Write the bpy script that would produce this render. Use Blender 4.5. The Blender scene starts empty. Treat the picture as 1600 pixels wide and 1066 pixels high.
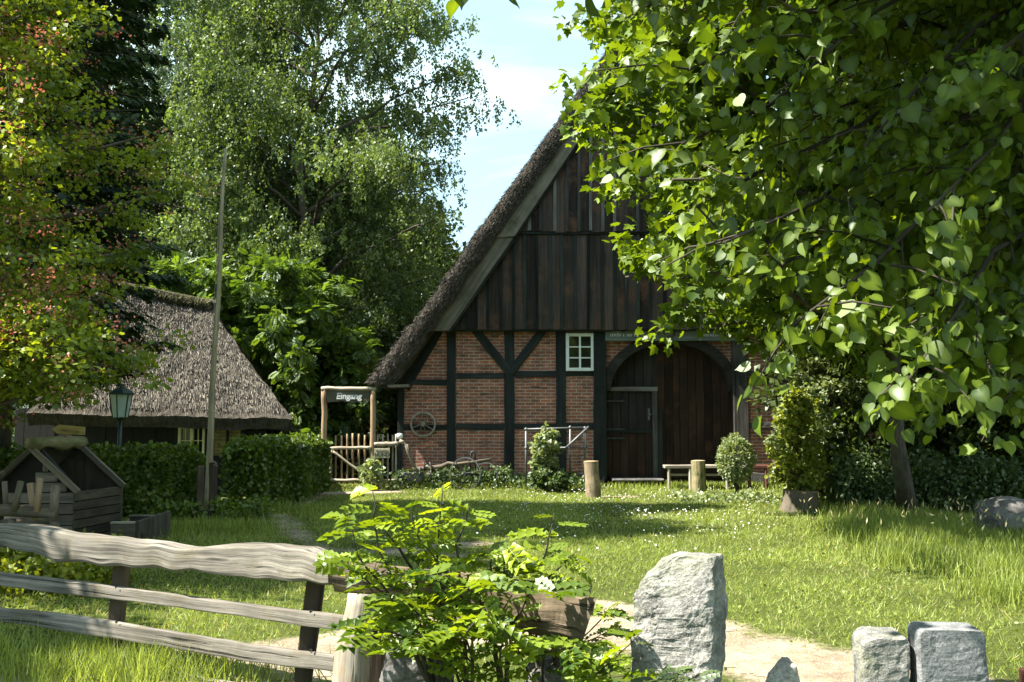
SKYTINT=(.84,1.15,1.14,1); CLOUD=(9,11.5,12,1); SKYSTR=.053; EXPO=1.95
import bpy, math, random
import numpy as np
from mathutils import Vector, Matrix, noise as mnoise

random.seed(7)
SC = bpy.context.scene
COL = SC.collection
R = math.radians
FPX, CX, CY, HOR, EYE = 1500.0, 800.0, 533.0, 653.0, 1.65
PITCH = math.atan((HOR - CY) / FPX)
cp, sp = math.cos(PITCH), math.sin(PITCH)

def ray(px, py):
    u = CY - py
    return Vector((px - CX, FPX * cp - u * sp, FPX * sp + u * cp))
def at(px, py, Y):
    r = ray(px, py)
    return Vector((0, 0, EYE)) + r * (Y / r.y)
def gnd(px, py):
    r = ray(px, py)
    return Vector((0, 0, EYE)) + r * (-EYE / r.z)

cam = bpy.data.cameras.new('camera'); camo = bpy.data.objects.new('camera', cam); COL.objects.link(camo)
camo.location = (0, 0, EYE); camo.rotation_euler = (math.pi / 2 + PITCH, 0, 0)
cam.lens = 36 * FPX / 1600; cam.sensor_width = 36; cam.clip_end = 1000; cam.clip_start = 0.05
SC.camera = camo

# ------------------------------------------------------------------ objects
WL = {}
def wl(o):
    return WL.get(o.name, Vector((0, 0, 0))) if o else Vector((0, 0, 0))
def tag(o, label=None, cat=None, group=None, kind=None):
    if label: o['label'] = label
    if cat: o['category'] = cat
    if group: o['group'] = group
    if kind: o['kind'] = kind
    return o
def thing(name, label, cat, loc, group=None):
    o = bpy.data.objects.new(name, None); COL.objects.link(o)
    o.location = Vector(loc); o.empty_display_size = 0.2
    WL[o.name] = Vector(loc)
    return tag(o, label, cat, group)
def link(name, me, mat, parent=None, loc=None):
    o = bpy.data.objects.new(name, me); COL.objects.link(o)
    if mat: me.materials.append(mat)
    if parent:
        o.parent = parent; WL[o.name] = wl(parent)
    else:
        l = Vector(loc) if loc is not None else Vector((0, 0, 0))
        o.location = l; WL[o.name] = l
    return o
def kids(o):
    return [c for c in SC.objects if c.parent == o]
def copy_tree(o, loc=None, rz=0.0, scale=1.0, parent=None):
    c = o.copy(); COL.objects.link(c)
    if parent: c.parent = parent
    if loc is not None:
        c.location = Vector(loc); c.rotation_euler = (0, 0, rz); c.scale = (scale,) * 3
    for k in kids(o): copy_tree(k, parent=c)
    return c

class MB:
    """collects shapes; every vertex carries a grain coordinate and a tint"""
    def __init__(s):
        s.v = []; s.f = []; s.g = []; s.t = []
    def add(s, vs, fs, gs=None, tint=None):
        o = len(s.v); tint = random.random() if tint is None else tint
        off = Vector((random.random() * 40, random.random() * 40, random.random() * 40))
        s.v += [tuple(v) for v in vs]
        s.g += [tuple(Vector(g) + off) for g in (gs if gs is not None else vs)]
        s.t += [tint] * len(vs)
        s.f += [tuple(i + o for i in f) for f in fs]
        return s
    def box(s, a, b, tint=None):
        x0, y0, z0 = a; x1, y1, z1 = b
        vs = [(x, y, z) for z in (z0, z1) for y in (y0, y1) for x in (x0, x1)]
        d = [abs(x1 - x0), abs(y1 - y0), abs(z1 - z0)]
        ax = d.index(max(d)); od = [i for i in range(3) if i != ax]
        gs = [(v[ax], v[od[0]], v[od[1]]) for v in vs]
        return s.add(vs, [(0, 2, 3, 1), (4, 5, 7, 6), (0, 1, 5, 4), (2, 6, 7, 3), (0, 4, 6, 2), (1, 3, 7, 5)], gs, tint)
    def prism(s, pts, off, tint=None, grain=None):
        """polygon pts pushed along off"""
        off = Vector(off); n = len(pts); P = [Vector(p) for p in pts]
        vs = P + [p + off for p in P]
        fs = [tuple(range(n)), tuple(reversed(range(n, 2 * n)))] + [(i, i + n, (i + 1) % n + n, (i + 1) % n) for i in range(n)]
        g = (Vector(grain) if grain is not None else Vector((0, 0, 1))).normalized()
        o = off.normalized(); w = g.cross(o).normalized()
        gs = [(v.dot(g), v.dot(w), v.dot(o)) for v in vs]
        return s.add(vs, fs, gs, tint)
    def beam(s, p0, p1, w, t, up=(0, 0, 1), seg=1, wob=0.0, tint=None):
        """rectangular bar from p0 to p1: t along up, w across"""
        p0 = Vector(p0); p1 = Vector(p1); d = (p1 - p0); L = d.length; d.normalize()
        u = Vector(up); u = (u - d * u.dot(d)).normalized(); q = d.cross(u)
        vs, gs = [], []; sd = random.random() * 90
        for i in range(seg + 1):
            c = p0 + d * (L * i / seg); k = i * L / seg
            for a, b in ((-1, -1), (1, -1), (1, 1), (-1, 1)):
                j = mnoise.noise_vector(Vector((k * 1.3 + sd, a * .7, b * .7))) * wob
                vs.append(c + q * (a * w / 2) + u * (b * t / 2) + j); gs.append((k, a * w / 2, b * t / 2))
        fs = [(0, 3, 2, 1), tuple(seg * 4 + i for i in range(4))]
        for i in range(seg):
            for k in range(4):
                fs.append((i * 4 + k, i * 4 + (k + 1) % 4, i * 4 + 4 + (k + 1) % 4, i * 4 + 4 + k))
        return s.add(vs, fs, gs, tint)
    def tube(s, pts, rad, n=8, wob=0.0, caps=True, tint=None, closed=False):
        P = [Vector(p) for p in pts]; m = len(P)
        rad = [rad] * m if not hasattr(rad, '__len__') else list(rad)
        vs, gs = [], []; sd = random.random() * 90; k = 0.0
        ref = None
        for i, p in enumerate(P):
            if closed: d = P[(i + 1) % m] - P[i - 1]
            else: d = P[min(i + 1, m - 1)] - P[max(i - 1, 0)]
            d.normalize()
            if ref is None:
                ref = Vector((0, 0, 1)) if abs(d.z) < .9 else Vector((1, 0, 0))
            u = (ref - d * ref.dot(d)).normalized(); ref = u; q = d.cross(u)
            if i: k += (P[i] - P[i - 1]).length
            for j in range(n):
                a = 2 * math.pi * j / n
                r = rad[i] * (1 + (wob * mnoise.noise(Vector((k * 2.2 / max(.05, rad[i] * 6) + sd, math.cos(a) * 1.2, math.sin(a) * 1.2))) if wob else 0))
                vs.append(p + (u * math.cos(a) + q * math.sin(a)) * r); gs.append((k, math.cos(a) * rad[0], math.sin(a) * rad[0]))
        fs = []
        for i in range(m if closed else m - 1):
            a0 = i * n; b0 = ((i + 1) % m) * n
            for j in range(n):
                fs.append((a0 + j, a0 + (j + 1) % n, b0 + (j + 1) % n, b0 + j))
        if caps and not closed:
            fs += [tuple(reversed(range(n))), tuple((m - 1) * n + j for j in range(n))]
        return s.add(vs, fs, gs, tint)
    def ring(s, c, axis, r0, r1, h, n=28, tint=None):
        """flat-sided ring (wheel rim) round axis"""
        c = Vector(c); a = Vector(axis).normalized(); u = a.orthogonal().normalized(); q = a.cross(u)
        vs = []
        for i in range(n):
            th = 2 * math.pi * i / n; d = u * math.cos(th) + q * math.sin(th)
            for r, hh in ((r0, -h / 2), (r1, -h / 2), (r1, h / 2), (r0, h / 2)):
                vs.append(c + d * r + a * hh)
        fs = [(i * 4 + k, i * 4 + (k + 1) % 4, ((i + 1) % n) * 4 + (k + 1) % 4, ((i + 1) % n) * 4 + k) for i in range(n) for k in range(4)]
        return s.add(vs, fs, None, tint)
    def grid(s, fn, nu, nv, tint=None, gfn=None):
        vs = [fn(i / nu, j / nv) for i in range(nu + 1) for j in range(nv + 1)]
        gs = [gfn(i / nu, j / nv) for i in range(nu + 1) for j in range(nv + 1)] if gfn else None
        fs = [(i * (nv + 1) + j, (i + 1) * (nv + 1) + j, (i + 1) * (nv + 1) + j + 1, i * (nv + 1) + j + 1) for i in range(nu) for j in range(nv)]
        return s.add(vs, fs, gs, tint)
    def ball(s, c, r, nu=10, nv=8, sq=(1, 1, 1), disp=0.0, fr=2.0, tint=None):
        c = Vector(c); vs = []; sd = Vector((random.random() * 50, random.random() * 50, 0))
        for j in range(nv + 1):
            ph = math.pi * j / nv
            for i in range(nu):
                th = 2 * math.pi * i / nu
                d = Vector((math.sin(ph) * math.cos(th), math.sin(ph) * math.sin(th), math.cos(ph)))
                k = 1 + disp * (mnoise.noise(d * fr + sd) + .5 * mnoise.noise(d * fr * 2.3 + sd))
                vs.append(c + Vector((d.x * sq[0], d.y * sq[1], d.z * sq[2])) * r * k)
        fs = [(j * nu + i, j * nu + (i + 1) % nu, (j + 1) * nu + (i + 1) % nu, (j + 1) * nu + i) for j in range(nv) for i in range(nu)]
        return s.add(vs, fs, None, tint)
    def build(s, name, mat, parent=None, loc=None, smooth=False, bevel=0.0):
        off = wl(parent) if parent else (Vector(loc) if loc is not None else Vector((0, 0, 0)))
        me = bpy.data.meshes.new(name)
        me.from_pydata([(x - off.x, y - off.y, z - off.z) for x, y, z in s.v], [], s.f)
        a = me.attributes.new('gc', 'FLOAT_VECTOR', 'POINT'); a.data.foreach_set('vector', np.array(s.g, dtype=np.float32).ravel())
        a = me.attributes.new('tint', 'FLOAT', 'POINT'); a.data.foreach_set('value', np.array(s.t, dtype=np.float32))
        if smooth: me.polygons.foreach_set('use_smooth', [True] * len(me.polygons))
        me.update()
        o = link(name, me, mat, parent, off if not parent else None)
        if bevel:
            m = o.modifiers.new('edge', 'BEVEL'); m.width = bevel; m.segments = 1; m.limit_method = 'ANGLE'; m.angle_limit = R(50)
        return o

def np_mesh(name, V, loops, starts, tint, mat, parent=None, loc=None):
    off = wl(parent) if parent else (Vector(loc) if loc is not None else Vector((0, 0, 0)))
    me = bpy.data.meshes.new(name)
    V = (V - np.array(off)[None, :]).astype(np.float32)
    me.vertices.add(len(V)); me.vertices.foreach_set('co', V.ravel())
    me.loops.add(len(loops)); me.loops.foreach_set('vertex_index', loops.astype(np.int32))
    me.polygons.add(len(starts)); me.polygons.foreach_set('loop_start', starts.astype(np.int32))
    me.update(calc_edges=True)
    a = me.attributes.new('tint', 'FLOAT', 'POINT'); a.data.foreach_set('value', tint.astype(np.float32))
    return link(name, me, mat, parent, off if not parent else None)

def norm(a):
    return a / np.maximum(np.linalg.norm(a, axis=1, keepdims=True), 1e-9)
def leaves(name, tm, P, T, N, S, tint, mat, parent=None, loc=None, W=1.0, Z=None, toff=None):
    """one mesh of many leaves: template tm at points P, tips along T, faces along N"""
    tv, tf = tm
    tv = np.array(tv, float); n = len(P); k = len(tv)
    T = norm(T); B = np.cross(T, N); B = norm(B); N2 = np.cross(B, T)
    S = np.asarray(S, float).reshape(-1, 1, 1) * np.ones((n, 1, 1)); Wd = np.asarray(W, float).reshape(-1, 1, 1) * np.ones((n, 1, 1))
    Zd = np.ones((n, 1, 1)) if Z is None else np.asarray(Z, float).reshape(-1, 1, 1)
    V = P[:, None, :] + S * (tv[None, :, 0:1] * Wd * B[:, None, :] + tv[None, :, 1:2] * T[:, None, :] + tv[None, :, 2:3] * Zd * N2[:, None, :])
    fl = np.array([i for f in tf for i in f]); ln = np.array([len(f) for f in tf])
    loops = (np.arange(n)[:, None] * k + fl[None, :]).ravel()
    st = np.concatenate([[0], np.cumsum(ln)[:-1]])
    starts = (np.arange(n)[:, None] * len(fl) + st[None, :]).ravel()
    return np_mesh(name, V.reshape(-1, 3), loops, starts, np.clip(np.repeat(np.asarray(tint, float) * np.ones(n), k) + (np.tile(np.array(toff, float), n) if toff is not None else 0), 0, 1), mat, parent, loc)

def rdir(rng, n, up=0.0):
    d = rng.normal(size=(n, 3)); d[:, 2] += up
    return norm(d)

# leaf shapes: x across, y towards the tip, z along the face
T_OVAL = ([(0, 0, 0), (.3, .45, .07), (0, 1, -.03), (-.3, .45, .07)], [(0, 1, 2), (0, 2, 3)])
T_ROUND = ([(0, 0, 0), (.34, .25, .08), (.4, .6, .09), (0, 1, -.05), (-.4, .6, .09), (-.34, .25, .08)], [(0, 1, 2, 3), (0, 3, 4, 5)])
T_MAPLE = ([(0, 0, 0), (.22, .1, .03), (.46, .12, .02), (.38, .32, .08), (.58, .58, .03), (.27, .6, .09), (.2, .8, .06), (0, 1.05, -.04),
            (-.2, .8, .06), (-.27, .6, .09), (-.58, .58, .03), (-.38, .32, .08), (-.46, .12, .02), (-.22, .1, .03)],
           [(0, 1, 2, 3, 4, 5, 6, 7), (0, 7, 8, 9, 10, 11, 12, 13)])
_h = [(.14, -.07, .03), (.32, -.05, .07), (.46, .1, .1), (.5, .3, .11), (.46, .5, .1), (.34, .7, .06), (.18, .86, .0), (.06, .97, -.06)]
T_HEART = ([(0, 0, 0), (0, .35, .0), (0, .7, -.02), (0, 1.12, -.12)] + _h + [(-x, y, z) for x, y, z in _h],
           [(0, 4, 5, 6, 7, 1), (1, 7, 8, 9, 2), (2, 9, 10, 11, 3), (0, 1, 15, 14, 13, 12), (1, 2, 17, 16, 15), (2, 3, 19, 18, 17)])
HEART_TINT = [.3, .3, .28, .1] + [0, -.06, -.12, -.06, -.12, -.06, -.1, 0] * 2
def pinnate(n, w=.17, ll=.36):
    v, f = [], []
    def lf(b, d, l):
        o = len(v); bx, by, bz = b; px, py = -d[1], d[0]
        v.extend([(bx, by, bz), (bx + d[0] * l * .5 + px * w * l * 1.2, by + d[1] * l * .5 + py * w * l * 1.2, bz + .02),
                  (bx + d[0] * l, by + d[1] * l, bz - .06), (bx + d[0] * l * .5 - px * w * l * 1.2, by + d[1] * l * .5 - py * w * l * 1.2, bz + .02)])
        f.append((o, o + 1, o + 2)); f.append((o, o + 2, o + 3))
    for i in range(n):
        y = .22 + .66 * i / (n - 1); z = -.25 * y * y
        l = ll * (.75 + .5 * math.sin(math.pi * (i + .7) / (n + .6)))
        for sx in (-1, 1): lf((0, y, z), (sx * .88, .47), l)
    lf((0, .88, -.19), (0, 1), ll)
    o = len(v); v.extend([(-.008, 0, 0), (.008, 0, 0), (0, .88, -.19)]); f.append((o, o + 1, o + 2))
    return v, f
T_ASH = pinnate(6, .2, .34); T_ROSE = pinnate(4, .36, .32)
T_BLADE = ([(-.5, 0, 0), (.5, 0, 0), (-.36, .55, .06), (.36, .55, .06), (0, 1, .26)], [(0, 1, 3, 2), (2, 3, 4)])
T_BLADE1 = ([(-.5, 0, 0), (.5, 0, 0), (0, 1, .2)], [(0, 1, 2)])
T_STRIP = ([(-.5, 0, 0), (.5, 0, 0), (.4, 1, 0), (-.4, 1, 0)], [(0, 1, 2, 3)])
T_SPRAY = ([(0, 0, 0), (.5, .3, -.05), (.16, .38, 0), (.42, .62, -.08), (.12, .7, 0), (.2, .9, -.06), (0, 1, -.03),
            (-.2, .9, -.06), (-.12, .7, 0), (-.42, .62, -.08), (-.16, .38, 0), (-.5, .3, -.05)],
           [(0, 1, 2), (0, 2, 10), (0, 10, 11), (2, 3, 4), (2, 4, 8, 10), (10, 8, 9), (4, 5, 6), (4, 6, 8), (8, 6, 7)])
T_PEBBLE = ([(-.5, 0, 0), (0, -.4, 0), (.5, 0, 0), (0, .45, 0), (.05, .05, .35)], [(0, 1, 4), (1, 2, 4), (2, 3, 4), (3, 0, 4)])
T_HEX = ([(math.cos(a) * .5, math.sin(a) * .5, 0) for a in [i * math.pi / 3 for i in range(6)]], [(0, 1, 2, 3, 4, 5)])

# ------------------------------------------------------------------ materials
class NT:
    def __init__(s, name):
        s.m = bpy.data.materials.new(name); s.m.use_nodes = True
        s.t = s.m.node_tree; s.t.nodes.clear(); s.out = s.n('ShaderNodeOutputMaterial')
    def n(s, ty, **kw):
        x = s.t.nodes.new(ty)
        for k, v in kw.items():
            if k in x.inputs: s.put(x.inputs[k], v)
            else: setattr(x, k, v)
        return x
    def put(s, inp, v):
        if isinstance(v, bpy.types.NodeSocket): s.t.links.new(v, inp)
        elif hasattr(v, '__len__') and len(v) == 3 and inp.type == 'RGBA': inp.default_value = (*v, 1)
        else: inp.default_value = v
    def attr(s, nm): return s.n('ShaderNodeAttribute', attribute_name=nm)
    def mapped(s, src, scale):
        m = s.n('ShaderNodeMapping'); s.put(m.inputs['Vector'], src); m.inputs['Scale'].default_value = scale; return m.outputs[0]
    def noise(s, vec, scale=1.0, detail=4, rough=.6):
        x = s.n('ShaderNodeTexNoise'); s.put(x.inputs['Vector'], vec); x.inputs['Scale'].default_value = scale
        x.inputs['Detail'].default_value = detail; x.inputs['Roughness'].default_value = rough; return x.outputs['Fac']
    def ramp(s, fac, *stops):
        x = s.n('ShaderNodeValToRGB'); s.put(x.inputs[0], fac); e = x.color_ramp.elements
        while len(e) < len(stops): e.new(.5)
        for el, (p, c) in zip(e, stops):
            el.position = p; el.color = (*c, 1) if hasattr(c, '__len__') else (c, c, c, 1)
        return x.outputs[0]
    def mix(s, a, b, fac, mode='MIX'):
        x = s.n('ShaderNodeMix', data_type='RGBA', blend_type=mode); s.put(x.inputs[0], fac); s.put(x.inputs[6], a); s.put(x.inputs[7], b); return x.outputs[2]
    def math(s, op, a, b=0.0):
        x = s.n('ShaderNodeMath', operation=op); s.put(x.inputs[0], a); s.put(x.inputs[1], b); return x.outputs[0]
    def bump(s, h, st=.5, dist=.02):
        x = s.n('ShaderNodeBump'); s.put(x.inputs['Height'], h); x.inputs['Strength'].default_value = st; x.inputs['Distance'].default_value = dist; return x.outputs[0]
    def pbr(s, col, rough=.8, normal=None, spec=.3, metal=0.0):
        p = s.n('ShaderNodeBsdfPrincipled'); s.put(p.inputs['Base Color'], col); s.put(p.inputs['Roughness'], rough)
        p.inputs['Specular IOR Level'].default_value = spec; p.inputs['Metallic'].default_value = metal
        if normal: s.put(p.inputs['Normal'], normal)
        s.t.links.new(p.outputs[0], s.out.inputs[0]); return s.m

def wood(name, c1, c2, grain=(1.5, 26, 26), rough=.85, bump=.5, vary=.5, stain=None, sscale=1.2, spec=.2, cracks=0.0):
    t = NT(name); g = t.attr('gc').outputs['Vector']
    n1 = t.noise(t.mapped(g, grain), 1, 5, .65); n2 = t.noise(g, sscale, 4, .6)
    col = t.ramp(n1, (.3, c1), (.7, c2))
    tn = t.math('ADD', t.math('MULTIPLY', t.attr('tint').outputs['Fac'], vary), 1 - vary / 2)
    col = t.mix(col, t.ramp(n2, (.3, .55), (.75, 1.25)), 1.0, 'MULTIPLY')
    col = t.mix(col, tn, 1.0, 'MULTIPLY')
    if stain: col = t.mix(col, stain, t.ramp(t.noise(g, sscale * 2.3, 5, .7), (.5, 0.0), (.68, .8)))
    if cracks:
        ck = t.ramp(t.noise(t.mapped(g, (grain[0] * .8, grain[1] * .9, grain[2] * .9)), 1.0, 3, .55), (.60, 1.0), (.655, 1 - cracks))
        kn = t.n('ShaderNodeTexVoronoi'); kn.inputs['Scale'].default_value = 1.0; t.put(kn.inputs['Vector'], t.mapped(g, (1.6, 9, 9)))
        ck = t.mix(ck, t.ramp(kn.outputs['Distance'], (.06, 1 - cracks * .8), (.14, 1.0)), 1.0, 'MULTIPLY')
        col = t.mix(col, ck, 1.0, 'MULTIPLY'); n1 = t.math('ADD', n1, t.math('MULTIPLY', ck, 1.2))
    return t.pbr(col, rough, t.bump(n1, bump, .012), spec)
def rocky(name, c1, c2, c3, scale=6, bump=.8, lichen=None):
    t = NT(name); g = t.n('ShaderNodeTexCoord').outputs['Object']
    a = t.noise(g, scale, 8, .7); b = t.noise(g, scale * 9, 4, .7); c = t.noise(g, scale * .35, 3, .5)
    col = t.ramp(a, (.3, c1), (.5, c2), (.72, c3))
    col = t.mix(col, t.ramp(b, (.35, .45), (.55, 1.0), (.75, 1.35)), .8, 'MULTIPLY')
    if lichen: col = t.mix(col, lichen, t.ramp(c, (.52, 0.0), (.62, .55)))
    return t.pbr(col, .9, t.bump(t.math('ADD', a, t.math('MULTIPLY', b, .35)), bump, .03), .2)
def plain(name, col, rough=.6, metal=0.0, spec=.4, var=.35, scale=14):
    t = NT(name); g = t.n('ShaderNodeTexCoord').outputs['Object']
    n = t.noise(g, scale, 5, .65)
    c = t.mix(col, t.ramp(n, (.3, 1 - var), (.7, 1 + var * .6)), 1.0, 'MULTIPLY')
    return t.pbr(c, rough, t.bump(n, .15, .01), spec, metal)
def leafmat(name, dark, light, trans=.4, tcol=None, gloss=.06, grough=.4, back=None, dry=None):
    t = NT(name); tn = t.attr('tint').outputs['Fac']
    g = t.n('ShaderNodeNewGeometry')
    k = .8; col = t.ramp(tn, (0.0, tuple(c * k for c in dark)), *([(1.0, tuple(c * k for c in light))] if not dry else [(.9, tuple(c * k for c in light)), (1.0, tuple(c * k for c in dry))]))
    tc = t.mix(col, tcol if tcol else (1.5, 1.35, .35), 1.0, 'MULTIPLY')
    d = t.n('ShaderNodeBsdfDiffuse', Color=col); tr = t.n('ShaderNodeBsdfTranslucent', Color=tc)
    m = t.n('ShaderNodeMixShader'); m.inputs[0].default_value = trans
    t.t.links.new(d.outputs[0], m.inputs[1]); t.t.links.new(tr.outputs[0], m.inputs[2])
    gl = t.n('ShaderNodeBsdfGlossy'); gl.inputs['Roughness'].default_value = grough; gl.inputs['Color'].default_value = (.9, .95, 1, 1)
    m2 = t.n('ShaderNodeMixShader'); m2.inputs[0].default_value = gloss
    t.t.links.new(m.outputs[0], m2.inputs[1]); t.t.links.new(gl.outputs[0], m2.inputs[2])
    t.t.links.new(m2.outputs[0], t.out.inputs[0])
    return t.m

def text_mesh(txt, size, depth=.004, shear=0.0, bold=0.0):
    cu = bpy.data.curves.new('lettering', 'FONT'); cu.body = txt; cu.size = size; cu.extrude = depth; cu.shear = shear
    cu.align_x = 'CENTER'; cu.align_y = 'CENTER'; cu.offset = bold; cu.resolution_u = 4
    o = bpy.data.objects.new('lettering', cu); COL.objects.link(o)
    dg = bpy.context.evaluated_depsgraph_get()
    me = bpy.data.meshes.new_from_object(o.evaluated_get(dg))
    bpy.data.objects.remove(o); bpy.data.curves.remove(cu)
    return me
def lettering(txt, size, centre, mat, parent, shear=0.0, bold=0.0, rz=0.0):
    me = text_mesh(txt, size, .004, shear, bold); me.materials.clear()
    me.transform(Matrix.Translation(Vector(centre) - wl(parent)) @ Matrix.Rotation(rz, 4, 'Z') @ Matrix.Rotation(math.pi / 2, 4, 'X'))
    return link('lettering', me, mat, parent)
# ------------------------------------------------------------------ light and sky
EL, AZ = R(54), R(10)
SUNV = Vector((-math.cos(EL) * math.cos(AZ), -math.cos(EL) * math.sin(AZ), math.sin(EL)))
ld = bpy.data.lights.new('sun', 'SUN'); ld.energy = 5.0; ld.angle = R(.5); ld.color = (1, .94, .83)
lo = bpy.data.objects.new('sun', ld); COL.objects.link(lo); lo.rotation_euler = (-SUNV).to_track_quat('-Z', 'Y').to_euler(); lo.location = (-10, -4, 20)
W_ = bpy.data.worlds.new('World'); SC.world = W_; W_.use_nodes = True
nt = W_.node_tree; nt.nodes.clear()
sky = nt.nodes.new('ShaderNodeTexSky'); sky.sky_type = 'NISHITA'; sky.sun_disc = False; sky.sun_elevation = EL
sky.sun_rotation = math.atan2(SUNV.x, SUNV.y); sky.ozone_density = 1.0; sky.dust_density = 1.2; sky.air_density = 1.0
tc = nt.nodes.new('ShaderNodeTexCoord'); mp = nt.nodes.new('ShaderNodeMapping'); mp.inputs['Scale'].default_value = (1.1, 1.6, 5.5); mp.inputs['Rotation'].default_value = (0, R(24), 0)
mp.inputs['Location'].default_value = (.9, .3, .55)
nt.links.new(tc.outputs['Generated'], mp.inputs['Vector'])
nz = nt.nodes.new('ShaderNodeTexNoise'); nz.inputs['Scale'].default_value = 1.6; nz.inputs['Detail'].default_value = 6; nz.inputs['Roughness'].default_value = .5
nz.inputs['Distortion'].default_value = .5
nt.links.new(mp.outputs[0], nz.inputs['Vector'])
cr = nt.nodes.new('ShaderNodeValToRGB'); cr.color_ramp.elements[0].position = .42; cr.color_ramp.elements[0].color = (.3, .3, .3, 1)
cr.color_ramp.elements[1].position = .7; cr.color_ramp.elements[1].color = (1, 1, 1, 1)
nt.links.new(nz.outputs['Fac'], cr.inputs[0])
mul = nt.nodes.new('ShaderNodeMix'); mul.data_type = 'RGBA'; mul.blend_type = 'MULTIPLY'; mul.inputs[0].default_value = 1
nt.links.new(sky.outputs[0], mul.inputs[6]); mul.inputs[7].default_value = SKYTINT
mx = nt.nodes.new('ShaderNodeMix'); mx.data_type = 'RGBA'
nt.links.new(cr.outputs[0], mx.inputs[0]); nt.links.new(mul.outputs[2], mx.inputs[6]); mx.inputs[7].default_value = CLOUD
bg = nt.nodes.new('ShaderNodeBackground'); bg.inputs['Strength'].default_value = SKYSTR
nt.links.new(mx.outputs[2], bg.inputs['Color'])
wo = nt.nodes.new('ShaderNodeOutputWorld'); nt.links.new(bg.outputs[0], wo.inputs[0])
SC.view_settings.view_transform = 'Standard'; SC.view_settings.look = 'None'; SC.view_settings.gamma = 1
SC.view_settings.exposure = EXPO
try:
    SC.cycles.max_bounces = 8; SC.cycles.transmission_bounces = 6; SC.cycles.diffuse_bounces = 4; SC.cycles.transparent_max_bounces = 6
    SC.cycles.sample_clamp_indirect = 6
    SC.cycles.use_denoising = True
except Exception: pass

# ------------------------------------------------------------------ ground
rg = np.random.default_rng(11)
def vnoise(x, y, s, seed=0):
    """smooth value noise 0..1"""
    x = x * s + seed * 17.3 + 500; y = y * s + seed * 9.7 + 500
    xi = np.floor(x).astype(np.int64); yi = np.floor(y).astype(np.int64); fx = x - xi; fy = y - yi
    fx = fx * fx * (3 - 2 * fx); fy = fy * fy * (3 - 2 * fy)
    def h(a, b):
        v = np.sin(a * 127.1 + b * 311.7 + seed * 74.7) * 43758.5453
        return v - np.floor(v)
    return (h(xi, yi) * (1 - fx) + h(xi + 1, yi) * fx) * (1 - fy) + (h(xi, yi + 1) * (1 - fx) + h(xi + 1, yi + 1) * fx) * fy
def fbm(x, y, s, seed=0):
    return (vnoise(x, y, s, seed) + .5 * vnoise(x, y, s * 2.1, seed + 1) + .25 * vnoise(x, y, s * 4.3, seed + 2)) / 1.75
def gp(*pts): return [tuple(gnd(*p)[:2]) for p in pts]
DIRT = [  # polyline, half width, strength
    (gp((-300, 1085), (250, 1050), (480, 1030), (700, 985), (930, 985), (1130, 1015), (1340, 1060)) + [(3.2, 5.4), (6, 4.9), (12, 4.6)], .62, 1.0),
    (gp((930, 945), (1010, 960), (1120, 985)), .35, .75),
    (gp((505, 772), (590, 768)), .55, 1.0), (gp((505, 772), (430, 800), (500, 860), (720, 868)), .3, .55),
    (gp((1120, 822), (1180, 835), (1260, 850)), .3, .3), (gp((935, 776), (985, 776)), .28, .75), (gp((950, 752), (1180, 754)), .35, .45),
    (gp((620, 862), (740, 850)), .3, .8), (gp((1330, 890), (1420, 905)), .3, .3),
]
def dirtmask(x, y):
    m = np.zeros_like(x)
    for pl, hw, st in DIRT:
        d = np.full_like(x, 1e9)
        for (ax, ay), (bx, by) in zip(pl[:-1], pl[1:]):
            l2 = (bx - ax) ** 2 + (by - ay) ** 2 + 1e-9
            t = np.clip(((x - ax) * (bx - ax) + (y - ay) * (by - ay)) / l2, 0, 1)
            d = np.minimum(d, np.hypot(x - ax - t * (bx - ax), y - ay - t * (by - ay)))
        w = hw * (.55 + .9 * fbm(x, y, 1.1, 3))
        m = np.maximum(m, st * np.clip(1.25 - d / w, 0, 1) ** .7)
    m = m * (.62 + .7 * fbm(x, y, 3.2, 8))
    return np.clip(m, 0, 1)

tg = NT('ground_soil'); gc = tg.n('ShaderNodeTexCoord').outputs['Object']
n1 = tg.noise(gc, 1.3, 6, .65); n2 = tg.noise(gc, 14, 6, .7); n3 = tg.noise(gc, 70, 3, .7)
gcol = tg.mix(tg.ramp(n1, (.3, (.045, .06, .014)), (.7, (.09, .11, .025))), tg.ramp(n2, (.3, .5), (.7, 1.3)), 1.0, 'MULTIPLY')
dcol = tg.mix(tg.ramp(n1, (.3, (.17, .13, .09)), (.55, (.33, .27, .195)), (.75, (.42, .355, .265))), tg.ramp(n2, (.3, .62), (.5, 1.0), (.7, 1.2)), 1.0, 'MULTIPLY')
dcol = tg.mix(dcol, tg.ramp(n3, (.35, .7), (.6, 1.1)), 1.0, 'MULTIPLY')
fac = tg.ramp(tg.math('ADD', tg.attr('dirt').outputs['Fac'], tg.math('MULTIPLY', tg.math('SUBTRACT', n2, .5), .5)), (.3, 0.0), (.55, 1.0))
M_ground = tg.pbr(tg.mix(gcol, dcol, fac), .95, tg.bump(tg.math('ADD', n2, n3), .6, .03), .1)

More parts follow.
